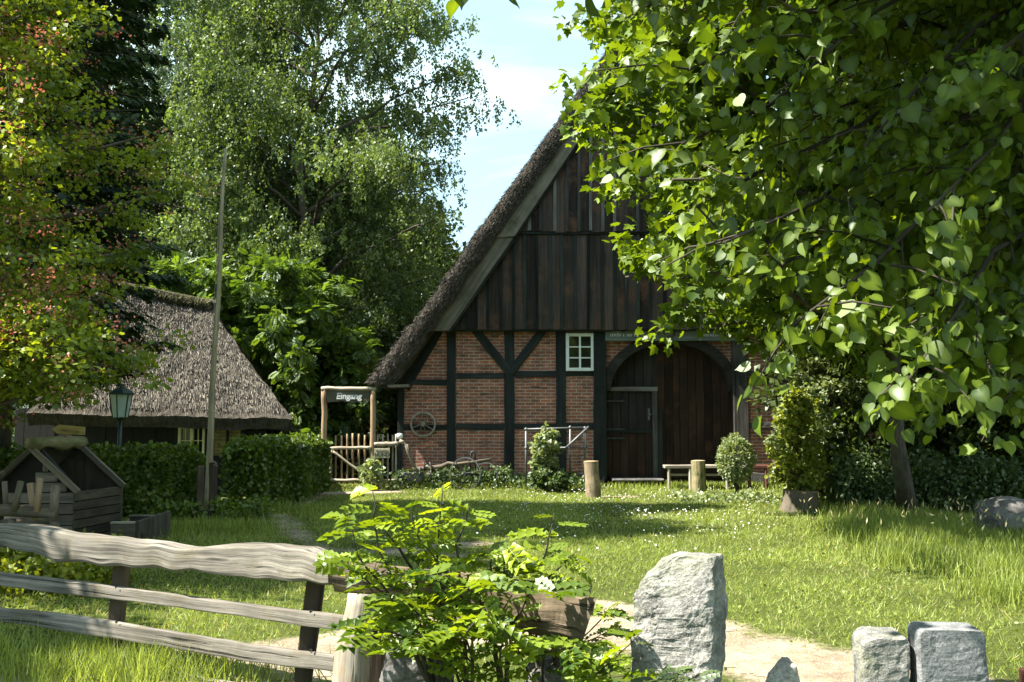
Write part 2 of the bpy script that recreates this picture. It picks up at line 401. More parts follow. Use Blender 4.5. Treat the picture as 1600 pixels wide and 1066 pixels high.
def sheet(name, xs, ys, z, keep=None):
    X, Y = np.meshgrid(xs, ys, indexing='ij'); nx, ny = X.shape
    Z = z + .05 * (fbm(X, Y, .5, 5) - .5) * (np.hypot(X, Y - 12) < 40)
    V = np.stack([X, Y, Z], -1).reshape(-1, 3); idx = np.arange(nx * ny).reshape(nx, ny)
    q = np.stack([idx[:-1, :-1], idx[1:, :-1], idx[1:, 1:], idx[:-1, 1:]], -1).reshape(-1, 4)
    D = dirtmask(X.ravel(), Y.ravel())
    if keep is not None:
        q = q[D[q].min(1) > keep]
        used, inv = np.unique(q.ravel(), return_inverse=True); V = V[used]; D = D[used]; q = inv.reshape(-1, 4)
    o = np_mesh(name, V, q.ravel(), np.arange(len(q)) * 4, np.ones(len(V)), M_ground)
    a = o.data.attributes.new('dirt', 'FLOAT', 'POINT'); a.data.foreach_set('value', D.astype(np.float32))
    return tag(o, kind='structure')
def gz(x, y):
    return .05 * (fbm(x, y, .5, 5) - .5) * (np.hypot(x, y - 12) < 40)
far = np.array([60, 90, 140, 220, 400.])
sheet('ground', np.concatenate([-far[::-1], np.arange(-40, 40.1, .16), far]), np.concatenate([-far[::-1], np.arange(-4, 30, .16), np.arange(30, 59, 2), far]), 0.0)
sheet('path', np.arange(-9, 9, .08), np.arange(3, 24, .08), .004, .5)

# ------------------------------------------------------------------ grass
M_grass = leafmat('grass_blades', (.12, .165, .03), (.46, .56, .135), .45, (1.2, 1.15, .5), .02, .5, dry=(.6, .52, .27))
M_dry = leafmat('seed_heads', (.3, .25, .12), (.55, .5, .3), .3, (1.1, 1, .7), .02)
M_daisy = leafmat('daisy_petals', (.75, .75, .72), (.85, .85, .82), .2, (1, 1, 1), .02)
def scatter(n, y0, y1, margin=1.06):
    y = np.sqrt(rg.uniform(y0 * y0, y1 * y1, n)); x = rg.uniform(-.56, .56, n) * margin * y
    return x, y
def grass(name, x, y, h, w, lean, tint, tm, mat, label=None, kind='stuff', cat='grass'):
    n = len(x); P = np.stack([x, y, gz(x, y) - .01], -1)
    T = np.stack([rg.normal(0, lean, n), rg.normal(0, lean, n), np.ones(n)], -1)
    N = np.stack([rg.normal(0, 1, n), rg.normal(-.4, 1, n), np.zeros(n)], -1)
    o = leaves(name, tm, P, T, norm(N), h, tint, mat, W=w / h)
    return tag(o, label, cat, None, kind)
def inhouse(x, y):
    bx0 = at(622, 700, 23.4).x
    return ((y > 23.3) & (x > bx0)) | ((y > 19.6) & (x < -5.0))
# lawn
x, y = scatter(540000, 5.2, 25, 1.32)
d = dirtmask(x, y); pn = fbm(x, y, .9, 21)
keep = (rg.uniform(0, 1, len(x)) > np.clip(d * 1.9 - .25, 0, .99)) & ~inhouse(x, y) & (rg.uniform(0, 1, len(x)) < .3 + 1.1 * pn) & (rg.uniform(0, 1, len(x)) < np.clip((26 - y) / 12, .35, 1))
x, y = x[keep], y[keep]; d = d[keep]; pn = pn[keep]
h = (.035 + .06 * rg.uniform(0, 1, len(x)) ** 1.5 + .05 * np.clip(fbm(x, y, .6, 31) - .5, 0, 1)) * (1 - .5 * d)
grass('grass', x, y, h, .0035 + .00075 * y, .75, np.where(rg.uniform(0, 1, len(x)) < .05 + .12 * np.clip(fbm(x, y, 1.7, 33) * 2.2 - 1, 0, 1), 1.0, np.clip(.15 + .7 * rg.uniform(0, 1, len(x)) ** .8 + .6 * (pn - .5), 0, .88)), T_BLADE1, M_grass)
# broad-leaved tufts between the grass
x, y = scatter(13000, 5.2, 22, 1.32); k = (dirtmask(x, y) < .5) & ~inhouse(x, y) & (fbm(x, y, .8, 41) > .5); x, y = x[k], y[k]
n = len(x); P = np.stack([x, y, gz(x, y) + .02], -1); T = rdir(rg, n, .6)
tag(leaves('ground_cover', T_ROUND, P, T, rdir(rg, n, 1.5), .018 + .024 * rg.uniform(0, 1, n), rg.uniform(.1, .6, n), M_grass), 'low clover and plantain leaves in the lawn', 'ground cover', None, 'stuff')
# tall grass: right of the lawn under the trees, along the wall, at the left front corner
tx, ty = [], []
def patch(px, py, rx, ry, n):
    c = gnd(px, py); tx.append(rg.normal(c.x, rx, n)); ty.append(rg.normal(c.y, ry, n))
for a in ((1500, 860, .55, .7, 6000), (1420, 835, .5, .7, 6000), (1580, 900, .4, .5, 3000), (1345, 800, .4, .8, 5000), (1530, 840, .6, .9, 5000),
          (1440, 880, .3, .25, 1500), (1320, 770, .5, .4, 3000), (330, 830, .4, .4, 1500), (420, 800, .6, .3, 1200), (1590, 940, .2, .3, 900)): patch(*a)
for a in ((40, 1040, .5, .28, 1500), (200, 1050, .4, .2, 900), (330, 1064, .3, .14, 500), (90, 1066, .5, .2, 1300), (120, 880, .7, .5, 1500)): patch(*a)
x = np.concatenate(tx); y = np.concatenate(ty); k = ~inhouse(x, y) & (y > 4.6); x, y = x[k], y[k]
h = rg.uniform(.14, .5, len(x)) * (.6 + .8 * fbm(x, y, 1.5, 51)); h = np.where((x < 0), h * .5, h * .56)
grass('tall_grass', x, y, h, .004 + .0006 * y, .28, rg.uniform(.05, .85, len(x)), T_BLADE, M_grass)
# unmown edge along the wall of the farmhouse
x = rg.uniform(at(650, 750, 23).x, at(1250, 750, 23).x, 9000); y = 23.2 - np.abs(rg.normal(0, .35, 9000))
k = ((x < at(935, 750, 23).x) | (x > at(1040, 750, 23).x) | (rg.uniform(0, 1, 9000) < .25)); x, y = x[k], y[k]
grass('wall_grass', x, y, rg.uniform(.06, .2, len(x)), np.full(len(x), .02), .3, rg.uniform(.2, .95, len(x)), T_BLADE, M_grass)
# seed heads of the tall grass
x = rg.normal(gnd(1470, 850).x, .9, 160); y = rg.normal(gnd(1470, 850).y, .8, 160)
P = np.stack([x, y, rg.uniform(.3, .55, 160)], -1)
tag(leaves('grass_seed_heads', T_OVAL, P, rdir(rg, 160, 2), rdir(rg, 160), rg.uniform(.05, .1, 160), rg.uniform(0, 1, 160), M_dry, W=.4), 'pale feathery seed heads above tall grass', 'seed heads', None, 'stuff')
# pebbles and crumbs on the path
x, y = scatter(60000, 4.6, 22); k = (dirtmask(x, y) > .45) & (rg.uniform(0, 1, 60000) < .35); x, y = x[k], y[k]; n = len(x)
T = rdir(rg, n); T[:, 2] = 0
tag(leaves('pebbles', T_PEBBLE, np.stack([x, y, gz(x, y) + .003], -1), T, np.tile([[0, 0, 1.]], (n, 1)) + rg.normal(0, .1, (n, 3)), rg.uniform(.006, .03, n) ** 1.0, rg.uniform(0, 1, n), leafmat('pebble_stone', (.2, .15, .11), (.5, .43, .35), 0.0, (1, 1, 1), 0.0)), 'small pebbles and crumbs of earth on the path', 'pebbles', None, 'stuff')
# daisies
x, y = scatter(22000, 9, 23); px = 800 + x / y * 1500; py = HOR + EYE * 1500 / y
wgt = np.exp(-((px - 960) / 230) ** 2) * np.exp(-((py - 800) / 50) ** 2) + .5 * np.exp(-((px - 1020) / 90) ** 2 - ((py - 805) / 26) ** 2) + .22 * np.exp(-((px - 1100) / 150) ** 2 - ((py - 780) / 30) ** 2)
k = (rg.uniform(0, 1, len(x)) < wgt * .33 * np.clip(fbm(x, y, 1.3, 61) * 2.4 - .7, 0, 1)) & (dirtmask(x, y) < .4); x, y = x[k], y[k]; n = len(x)
P = np.stack([x, y, gz(x, y) + rg.uniform(.06, .1, n)], -1)
T = np.stack([np.ones(n), np.zeros(n), rg.normal(0, .2, n)], -1); N = np.stack([rg.normal(-.2, .35, n), rg.normal(-.5, .3, n), np.ones(n)], -1)
tag(leaves('daisies', T_HEX, P, T, norm(N), rg.uniform(.016, .03, n), rg.uniform(0, 1, n), M_daisy), 'white daisies scattered over the lawn', 'daisies', None, 'stuff')
# ------------------------------------------------------------------ materials of the buildings
M_timber = wood('dark_timber', (.012, .016, .016), (.035, .04, .038), (1.2, 22, 22), .85, .6, .4)
M_timbersunlit = wood('sunlit_worn_timber', (.035, .034, .032), (.12, .112, .102), (1.2, 22, 22), .85, .6, .4, None, 1.2, .2, .6)  # worn grey, lightened to paint in sunlight right of the barn door
M_board = wood('gable_boards', (.026, .02, .017), (.075, .057, .048), (1.0, 20, 20), .85, .5, 1.3, (.12, .062, .038), .6)
M_batten = wood('weathered_battens', (.05, .047, .043), (.15, .145, .135), (1.2, 24, 24), .9, .4, 1.2)
M_battengreen = wood('mossy_battens', (.014, .017, .015), (.042, .05, .046), (1.2, 24, 24), .9, .4, 1.2)
M_barge = wood('weathered_bargeboard', (.11, .098, .075), (.25, .22, .17), (.8, 14, 14), .9, .6, .3, (.06, .06, .035), .8)
M_door = wood('door_planks', (.016, .0105, .008), (.042, .024, .016), (.8, 18, 18), .8, .5, 1.0, (.075, .036, .02), .7)
M_doordark = wood('dark_door_wood', (.018, .017, .015), (.05, .045, .04), (1, 18, 18), .85, .5, .6)
M_whitepaint = plain('white_window_paint', (.75, .77, .76), .5, var=.12)
M_iron = plain('dark_iron', (.05, .052, .055), .55, .6, .5, .5)
M_steel = plain('grey_steel_pipe', (.13, .135, .14), .55, .4, .5, .4)
M_glass = NT('window_glass'); M_glass = M_glass.pbr((.012, .016, .016), .06, None, .9)
M_stone = rocky('plinth_stone', (.05, .048, .045), (.12, .115, .11), (.22, .21, .2), 5)
M_chalk = plain('white_lettering', (.72, .74, .74), .8, var=.4, scale=40)
M_lintel = wood('lintel_wood', (.10, .12, .12), (.22, .25, .25), (2, 26, 26), .9, .4, .2)
def brick(name, c1, c2, mort, contrast=1.0):
    t = NT(name); g = t.n('ShaderNodeTexCoord').outputs['Object']
    sx = t.n('ShaderNodeSeparateXYZ'); t.put(sx.inputs[0], g)
    wob = t.noise(g, 2.2, 3)
    cx = t.n('ShaderNodeCombineXYZ'); t.put(cx.inputs[0], sx.outputs[0])
    t.put(cx.inputs[1], t.math('ADD', sx.outputs[2], t.math('MULTIPLY', t.math('SUBTRACT', wob, .5), .035)))
    b = t.n('ShaderNodeTexBrick'); t.put(b.inputs['Vector'], cx.outputs[0]); b.inputs['Scale'].default_value = 1.0
    b.inputs['Brick Width'].default_value = .25; b.inputs['Row Height'].default_value = .078; b.inputs['Mortar Size'].default_value = .011
    b.inputs['Mortar Smooth'].default_value = .25; b.inputs['Bias'].default_value = -.1
    t.put(b.inputs['Color1'], c1); t.put(b.inputs['Color2'], c2); t.put(b.inputs['Mortar'], mort)
    n = t.noise(g, 3.5, 6, .7); n2 = t.noise(g, 30, 4, .7)
    # single odd bricks: grey, scorched, pale
    vz = t.n('ShaderNodeTexVoronoi'); vz.inputs['Scale'].default_value = 1.0; t.put(vz.inputs['Vector'], t.mapped(cx.outputs[0], (4.0, 12.8, 1)))
    odd = t.ramp(t.n('ShaderNodeSeparateColor', Color=vz.outputs['Color']).outputs[0], (.0, (.55, .6, .62)), (.18, (1, 1, 1)), (.82, (1.0, 1.0, 1.0)), (1.0, (1.35, 1.15, 1.05)))
    col = t.mix(b.outputs['Color'], odd, 1.0, 'MULTIPLY')
    col = t.mix(col, t.ramp(n, (.3, .62), (.7, 1.25)), 1.0, 'MULTIPLY')
    col = t.mix(col, t.ramp(n2, (.3, .75), (.7, 1.15)), 1.0, 'MULTIPLY')
    return t.pbr(col, .92, t.bump(t.math('ADD', t.math('MULTIPLY', b.outputs['Fac'], -1.0), t.math('MULTIPLY', n2, .5)), .7, .012), .15)
M_brick = brick('red_brickwork', (.38, .14, .09), (.25, .105, .076), (.43, .37, .31))
M_ybrick = brick('yellow_brickwork', (.42, .34, .12), (.3, .22, .08), (.22, .19, .12))
def thatchmat(name, c1, c2, c3):
    t = NT(name); g = t.attr('gc').outputs['Vector']
    a = t.noise(t.mapped(g, (1.2, 24, 14)), 1, 5, .7); b = t.noise(g, 1.1, 5, .65); c = t.noise(t.mapped(g, (18, 40, 30)), 1, 3, .7)
    col = t.ramp(a, (.25, c1), (.5, c2), (.75, c3))
    col = t.mix(col, t.ramp(b, (.3, .55), (.7, 1.2)), 1.0, 'MULTIPLY'); col = t.mix(col, t.ramp(c, (.3, .6), (.65, 1.15)), 1.0, 'MULTIPLY')
    return t.pbr(col, .95, t.bump(t.math('ADD', a, c), 1.0, .04), .1)
M_thatch = thatchmat('grey_thatch', (.05, .042, .035), (.12, .10, .082), (.22, .19, .16))
M_thatch2 = thatchmat('brown_thatch', (.042, .037, .031), (.1, .087, .07), (.18, .16, .13))
def strawmat(name, c1, c2):
    t = NT(name); return t.pbr(t.ramp(t.attr('tint').outputs['Fac'], (0, tuple(c * .7 for c in c1)), (1, tuple(c * .55 for c in c2))), .9, None, .15)
M_straw = strawmat('loose_straw', (.03, .026, .022), (.27, .235, .195))
M_straw2 = strawmat('loose_straw_warm', (.035, .03, .025), (.4, .36, .29))

# ------------------------------------------------------------------ farmhouse
YF = 23.4
def F(px, py, dy=0.0): return at(px, py, YF + dy)
def fbox(mb, x0, y0, x1, y1, f, b, tint=None):
    """box on the facade from picture-plan corners, front at YF+f, back at YF+b"""
    a = F(x0, y1); c = F(x1, y0); ym = (y0 + y1) / 2
    mb.box((F(x0, ym).x, YF + f, a.z), (F(x1, ym).x, YF + b, c.z), tint)
def fprism(mb, pts, f, b, tint=None, grain=(0, 0, 1)):
    P = [F(*p) for p in pts]; mb.prism([(p.x, YF + f, p.z) for p in P], (0, b - f, 0), tint, grain)
AX = 1047.0
def mir(x): return 2 * AX - x
farm = thing('farmhouse', 'large half-timbered brick farmhouse with steep thatched roof and arched barn door', 'farmhouse', (F(AX, 750).x, YF, 0))

# walls
w = MB()
fprism(w, [(624, 604), (690, 514), (700, 514), (700, 748), (624, 748)], 0, .22)
w.build('wall', M_brick, farm)
for x0, y0, x1, y1 in ((700, 510, 796, 748), (796, 510, 877, 748), (877, 578, 937, 748), (877, 508, 937, 522), (1156, 510, 1217, 748), (1217, 510, 1298, 748), (1298, 510, 1394, 748)):
    w = MB(); fbox(w, x0, y0, x1, y1, 0, .22); w.build('wall', M_brick, farm)
w = MB()
fprism(w, [(1394, 514), (1404, 514), (1470, 604), (1470, 748), (1394, 748)], 0, .22)
w.build('wall', M_brick, farm); w = MB(); fprism(w, [(940, 530), (992, 530), (940, 600)], .1, .2); w.build('wall', M_brick, farm); w = MB(); fprism(w, [(1154, 530), (1102, 530), (1154, 600)], .1, .2)
w.build('wall', M_brick, farm)
xl, xr = F(626, 700).x, F(1468, 700).x
for a_, c_ in (((xl, YF + .23, .1), (xl + .25, YF + 24, 2.6)), ((xr - .25, YF + .23, .1), (xr, YF + 24, 2.6)), ((xl, YF + 24, .1), (xr, YF + 24.3, 2.6))):
    w = MB(); w.box(a_, c_); w.build('wall', M_brick, farm)
for x0, x1 in ((618, 944), (1150, 1476)):
    w = MB(); p, q = F(x0, 742), F(x1, 742); w.beam((p.x, YF + .06, .14), (q.x, YF + .06, .14), .32, .36, (0, 0, 1), 60, .05); w.build('plinth', M_stone, farm, bevel=.01)

# timber frame: posts, rails, braces
def jit(): return random.uniform(-.008, .008)
def mtimber(x0, y0, x1, y1, f=-.05, nm='timber_post'):
    for m in (0, 1):
        b = MB(); a = (x0, x1) if not m else (mir(x1), mir(x0))
        p0, p1 = F(a[0], y1), F(a[1], y0); cxm = (p0.x + p1.x) / 2; czm = (p0.z + p1.z) / 2
        if nm == 'timber_post': b.beam((cxm, YF + f + .1 + jit(), p0.z), (cxm + jit() * 2, YF + f + .1, p1.z), p1.x - p0.x, .2, (0, -1, 0), 6, .022)
        else: b.beam((p0.x, YF + f + .1 + jit(), czm), (p1.x, YF + f + .1, czm + jit()), .2, p1.z - p0.z, (0, 0, 1), 5, .02)
        b.build(nm, M_timbersunlit if m and x0 > 860 else M_timber, farm, bevel=.008)
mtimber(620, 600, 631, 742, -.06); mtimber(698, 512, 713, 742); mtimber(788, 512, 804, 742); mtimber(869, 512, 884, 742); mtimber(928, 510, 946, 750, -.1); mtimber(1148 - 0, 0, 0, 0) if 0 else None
for x0, x1, y0, y1 in ((631, 698, 663, 672), (713, 788, 662, 671), (804, 869, 662, 671), (884, 928, 661, 670), (638, 698, 593, 602), (713, 788, 583, 592), (804, 869, 580, 590), (884, 928, 579, 588)):
    mtimber(x0, y0, x1, y1, -.035, 'timber_rail')
for m in (0, 1):
    for a, c, ww in (((741, 514), (797, 583), .2), ((850, 514), (797, 583), .2), ((681, 512), (628, 604), .42)):
        b = MB(); p, q = [F(*(s if not m else (mir(s[0]), s[1]))) for s in (a, c)]
        p.y = q.y = YF + .055 - (.02 if ww < .4 else 0); b.beam(p, q, .2, ww, Vector((q.z - p.z, 0, p.x - q.x)), 4, .02); b.build('timber_brace', M_timber, farm, bevel=.008)
# door arch: two curved braces
for m in (0, 1):
    b = MB(); outer, inner = [], []
    for i in range(13):
        a = math.pi / 2 * i / 12
        px_o, py_o = 1047 - 106 * math.cos(a), 606 - 84 * math.sin(a)
        px_i, py_i = 1047 - 93 * math.cos(a), 612 - 76 * math.sin(a)
        outer.append((px_o if not m else mir(px_o), py_o)); inner.append((px_i if not m else mir(px_i), py_i))
    for i in range(12):
        fprism(b, [outer[i], outer[i + 1], inner[i + 1], inner[i]], -.02, .3, .5, (1, 0, 0))
    b.build('arch_brace', M_doordark, farm)
# lintel with inscription
b = MB(); fbox(b, 945, 512, 1149, 533, -.115, .12); lint = b.build('lintel', M_lintel, farm, bevel=.006)
b = MB(); rr = random.Random(3)
for row, (y0, y1, xa, xb) in enumerate(((513.5, 519.8, 955, 1040), (513.5, 519.8, 1056, 1140), (521.5, 526.5, 953, 996), (521.5, 526.5, 1098, 1140))):
    xx = xa
    while xx < xb:
        wd = rr.uniform(1.6, 3.0)
        k = rr.randrange(4)
        fbox(b, xx, y0 + rr.uniform(0, .8), xx + .9, y1, -.122, -.1)
        if k in (0, 1): fbox(b, xx + .9, y0 + (.2 if k else 2.2), xx + wd, y0 + (1.2 if k else 3.2), -.121, -.1)
        if k in (1, 2): fbox(b, xx + wd - .7, y0 + 1.3, xx + wd, y1 - .2, -.12, -.1)
        if k == 3: fbox(b, xx + .9, y1 - 1.1, xx + wd, y1 - .1, -.121, -.1)
        xx += wd + rr.uniform(.8, 1.8) + (2.2 if rr.random() < .16 else 0)
b.build('lettering', M_chalk, lint)
b = MB(); p = F(1045, 523); b.ball((p.x, YF - .12, p.z), .13, 12, 8, (1, .5, .75), .15, 3); b.build('carved_boss', M_stone, lint, smooth=True)

# big door
dr = thing('barn_door', None, None, (F(1047, 748).x, YF + .3, 0)); dr.parent = farm; dr.location = Vector((0, .3, 0)); WL[dr.name] = Vector((F(1047, 748).x, YF + .3, 0))
b = MB(); xx = 1030.0
while xx < 1149:
    x2 = min(xx + random.uniform(10, 16), 1151); fbox(b, xx, 520, x2 - .5, 749, .32 + random.uniform(0, .012), .4); xx = x2
b.build('door_leaf', M_door, dr, bevel=.005)
b = MB(); xx = 943.0
while xx < 1030:
    x2 = min(xx + random.uniform(10, 16), 1030); fbox(b, xx, 520, x2 - .5, 604, .32 + random.uniform(0, .012), .4); xx = x2
b.build('door_leaf', M_doordark, dr, bevel=.005)
b = MB(); fbox(b, 944, 604, 1030, 611, .22, .36); fbox(b, 1022, 611, 1030, 747, .23, .36); b.build('wicket_frame', M_batten, dr, bevel=.008)
b = MB(); fbox(b, 1030.5, 640, 1038, 748, .25, .36); b.build('door_post', M_timber, dr, bevel=.008)
b = MB()
for x0 in range(946, 1022, 13):
    fbox(b, x0, 612, min(x0 + 12.5, 1021.5), 673, .28 + random.uniform(0, .01), .38)
b.build('wicket_door', M_doordark, dr, bevel=.005)
b = MB()
for x0 in range(946, 1022, 13):
    fbox(b, x0, 677, min(x0 + 12.5, 1021.5), 747, .27 + random.uniform(0, .01), .38)
b.build('wicket_door', M_door, dr, bevel=.005)
b = MB(); fbox(b, 946, 671.5, 1021.5, 677, .24, .34); b.build('wicket_rail', M_timber, dr, bevel=.006)
for y0 in (625, 669.5, 684):
    b = MB(); fbox(b, 947, y0, 978, y0 + 3, .225, .29); b.build('strap_hinge', M_iron, dr, bevel=.004)
b = MB(); fbox(b, 1014.5, 638, 1018, 657, .24, .29); b.ball(tuple(F(1016, 648, .22)), .035, 8, 6); b.build('door_handle', M_steel, dr)
b = MB(); fbox(b, 1120, 716, 1150, 721, .26, .33); b.build('strap_hinge', M_iron, dr)
b = MB(); fbox(b, 955, 747, 1035, 751, -.35, .3); b.build('door_step', M_stone, farm, bevel=.02)
b = MB(); fbox(b, 940, 520, 1154, 775, .42, .5); b.build('door_backing', M_doordark, farm)

# window
wn = MB()
for (x0, y0, x1, y1) in ((884, 521, 889, 580), (923, 521, 928, 580), (889, 521, 923, 526), (889, 575, 923, 580)): fbox(wn, x0, y0, x1, y1, -.085, .08)
win = wn.build('window', M_whitepaint, farm, bevel=.006)
wn = MB(); fbox(wn, 904.5, 526, 907.5, 575, -.06, 0)
for yy in (541.5, 558.5): fbox(wn, 889, yy, 904.5, yy + 1.8, -.055, 0); fbox(wn, 907.5, yy, 923, yy + 1.8, -.055, 0)
wn.build('glazing_bars', M_whitepaint, win)
wn = MB(); fbox(wn, 889, 526, 923, 575, -.02, -.01); wn.build('pane', M_glass, win)
wn = MB(); fbox(wn, 886, 524, 926, 577, .1, .12); wn.build('window_back', M_doordark, win)

# gable boarding, two tiers
def xtop(px, tier):  # roof line the boards run up to
    d = px if px <= AX else mir(px)
    return 560 - 1.43 * (d - 660) if tier == 0 else 375 - 1.5 * (d - 790)
for tier, (yb, f, lim, mt) in enumerate(((517, -.28, 364, M_batten), (367, -.36, -90, M_battengreen))):
    b = MB(); bt = MB(); xx = 668.0 if tier == 0 else 790.0
    end = mir(xx)
    while xx < end - 4:
        x2 = xx + random.uniform(17, 22)
        ya, yc = max(lim, xtop(xx, tier)), max(lim, xtop(x2, tier)); yb2 = yb + random.uniform(-1.5, 1)
        if min(ya, yc) < yb2 - 3: fprism(b, [(xx, min(ya, yb2 - 1)), (x2 - .3, min(yc, yb2 - 1)), (x2 - .3, yb2), (xx, yb2)], f + random.uniform(0, .012), -.2, grain=(0, 0, 1))
        ym = max(lim, xtop(x2, tier))
        if ym < yb2 - 6: fprism(bt, [(x2 - 2.6, ym), (x2 + 2.2, ym), (x2 + 2.2 + jit() * 40, yb2 - random.uniform(0, 2)), (x2 - 2.6, yb2 - 1)], f - .03 + random.uniform(0, .006), f + .002, grain=(0, 0, 1))
        xx = x2
    b.build('gable_boarding', M_board, farm, bevel=.004)
    bt.build('gable_battens', M_battengreen if tier == 0 else M_batten, farm)
b = MB(); fbox(b, 800, 363, mir(800), 370, -.33, -.2); b.build('timber_rail', M_timber, farm, bevel=.01)
b = MB(); fbox(b, 676, 514, mir(676), 519, -.24, -.02); b.build('timber_rail', M_timber, farm, bevel=.01)
b = MB(); fprism(b, [(676, 512), (AX, -15), (mir(676), 512)], -.1, .1); b.build('gable_backing', M_doordark, farm)
# bargeboards
for m in (0, 1):
    X = (lambda x: mir(x)) if m else (lambda x: x)
    for (a, c, e, g, f) in (((668, 517), (701, 517), (803, 371), (772, 371), -.52), ((769, 372), (804, 369), (1047, 6), (1047, -40), -.56)):
        b = MB(); P = [F(X(q[0]), q[1], f) for q in (a, c, e, g)]
        b.prism([(p.x, YF + f, p.z) for p in P], (0, .06, 0), None, P[3] - P[0]); b.build('bargeboard', M_barge, farm, bevel=.006)
        b = MB(); P2 = [F(X(c[0] - 1), c[1], f), F(X(e[0] - 1), e[1], f)]
        b.beam(P2[0] + Vector((0, .1, 0)), P2[1] + Vector((0, .1, 0)), .12, .1, (0, -1, 0)); b.build('bargeboard_trim', M_timber, farm)

# thatch
def interp(pl, t):
    L = [0]
    for a, c in zip(pl[:-1], pl[1:]): L.append(L[-1] + math.dist(a, c))
    d = t * L[-1]
    for i in range(len(pl) - 1):
        if d <= L[i + 1] + 1e-9:
            k = (d - L[i]) / max(1e-9, L[i + 1] - L[i]); return tuple(pl[i][j] + (pl[i + 1][j] - pl[i][j]) * k for j in range(len(pl[i]))), d
    return pl[-1], L[-1]
def disp3(p, amp, s=2.0):
    v = Vector(p); return v + mnoise.noise_vector(v * s) * amp + mnoise.noise_vector(v * s * 3.7) * amp * .6 + mnoise.noise_vector(v * s * 9) * amp * .35
OUT = [(572, 598), (590, 576), (639, 508), (645, 506), (740, 371), (864, 199), (942, 90), (1047, -57)]
INN = [(608, 607), (623, 590), (664, 530), (672, 517), (773, 371), (896, 199), (971, 90), (1047, -18)]
YR0, YR1 = -.78, 24.6
def rp(pl, t, m, dy=0):
    (x, y), d = interp(pl, t); p = F(mir(x) if m else x, y, YR0); return Vector((p.x, YF + YR0 + dy, p.z)), d / 62
for m in (0, 1):
    b = MB()
    def front(u, v):
        a, _ = rp(OUT, u, m); c, _ = rp(INN, u, m); p = a.lerp(c, v); p.y += .12 * math.sin(v * math.pi / 2) ** 2 * v - .03 * math.sin(v * math.pi)
        return disp3(p, .028, 2.3)
    def fg(u, v): return (u * 16, v * .55, 0)
    b.grid(front, 170, 8, .5, fg)
    def top(u, v):
        a, _ = rp(OUT, u, m); a.y += v ** 2.2 * (YR1 - YR0); return disp3(a, .035, 2.3)
    b.grid(top, 170, 40, .5, lambda u, v: (u * 16, v ** 2.2 * 25, 0))
    def eave(u, v):
        a, _ = rp(OUT, 0, m); c, _ = rp(INN, 0, m); p = a.lerp(c, v); p.y += u ** 2.2 * (YR1 - YR0); return disp3(p, .035, 2.3)
    b.grid(eave, 40, 4, .5, lambda u, v: (v, u ** 2.2 * 25, 3))
    def under(u, v):
        c, _ = rp(INN, u, m); c.y += .12 + v ** 2.2 * (YR1 - YR0 - .12); return disp3(c, .035 * (1 - v), 2.3)
    b.grid(under, 60, 20, .3, lambda u, v: (u * 16, v ** 2.2 * 25, 7))
    roof = b.build('roof', M_thatch, farm)
    # loose straw on the cut edge
    n = 15000; u = rg.uniform(0, 1, n); v = rg.uniform(0, 1, n)
    P = []; T = []
    for uu, vv in zip(u, v):
        P.append(front(uu, vv)); a, _ = rp(OUT, min(1, uu + .01), m); c, _ = rp(OUT, max(0, uu - .01), m); T.append(c - a)
    P = np.array(P); T = norm(np.array(T)) + rg.normal(0, .35, (n, 3)); P[:, 1] -= rg.uniform(.0, .03, n)
    T[:, 1] -= .45
    N = np.tile([[0, -1, .3]], (n, 1)) + rg.normal(0, .3, (n, 3))
    leaves('straw', T_STRIP, P, T, N, rg.uniform(.03, .09, n), rg.uniform(0, 1, n) ** 1.6, M_straw, roof, W=rg.uniform(.09, .16, n))
    n = 5000; u = rg.uniform(0, 1, n); P = np.array([tuple(top(a, c)) for a, c in zip(u, rg.uniform(0, .25, n))])
    T = np.array([tuple(rp(OUT, max(0, a - .01), m)[0] - rp(OUT, min(1, a + .01), m)[0]) for a in u]); T = norm(T) + rg.normal(0, .3, (n, 3))
    N = np.tile([[-.8 if not m else .8, 0, .6]], (n, 1)) + rg.normal(0, .25, (n, 3)); P += norm(N) * .015
    leaves('straw', T_STRIP, P, T, N, rg.uniform(.05, .13, n), rg.uniform(0, 1, n) ** 1.6, M_straw, roof, W=rg.uniform(.1, .18, n))
b = MB(); b.tube([(F(AX, -60).x, YF - .7, F(AX, -60, -.7).z + .02), (F(AX, -60).x, YF + 24.4, F(AX, -60, -.7).z + .02)], .3, 10, .2); b.build('ridge_cap', M_thatch, farm)
# eave board under the flare
for m in (0, 1):
    X = (lambda x: mir(x)) if m else (lambda x: x)
    b = MB(); b.beam(F(X(608), 604, -.5), F(X(640), 603, -.5) + Vector((0, 0, 0)), .5, .06, (0, 0, 1)); b.build('eave_board', M_barge, farm)
# ------------------------------------------------------------------ materials
M_pole = wood('weathered_pole', (.2, .165, .1), (.4, .34, .23), (1.2, 18, 18), .8, .4, .3)
M_fence = wood('silvered_fence_wood', (.06, .053, .045), (.29, .262, .222), (1.6, 44, 44), .9, .6, .25, (.11, .095, .06), 2.2, .2, .75)
M_fencepost = wood('dark_fence_post', (.035, .026, .018), (.085, .065, .045), (1.5, 18, 18), .9, .6, .4)
M_log = wood('pale_log', (.14, .125, .1), (.34, .31, .255), (.9, 18, 18), .85, .7, .2, (.24, .15, .07), 1.6, .2, .6)
M_hewn = wood('hewn_log', (.08, .058, .038), (.22, .17, .115), (1.0, 16, 16), .85, .8, .2, (.05, .04, .03), 1.1, .2, .7)
M_bark = wood('rough_bark', (.06, .05, .038), (.2, .165, .125), (2.5, 14, 14), .95, 1.0, .2, (.09, .1, .05), 2.0)
M_cut = wood('cut_wood', (.36, .25, .14), (.52, .38, .22), (10, 10, 10), .85, .4, .2)
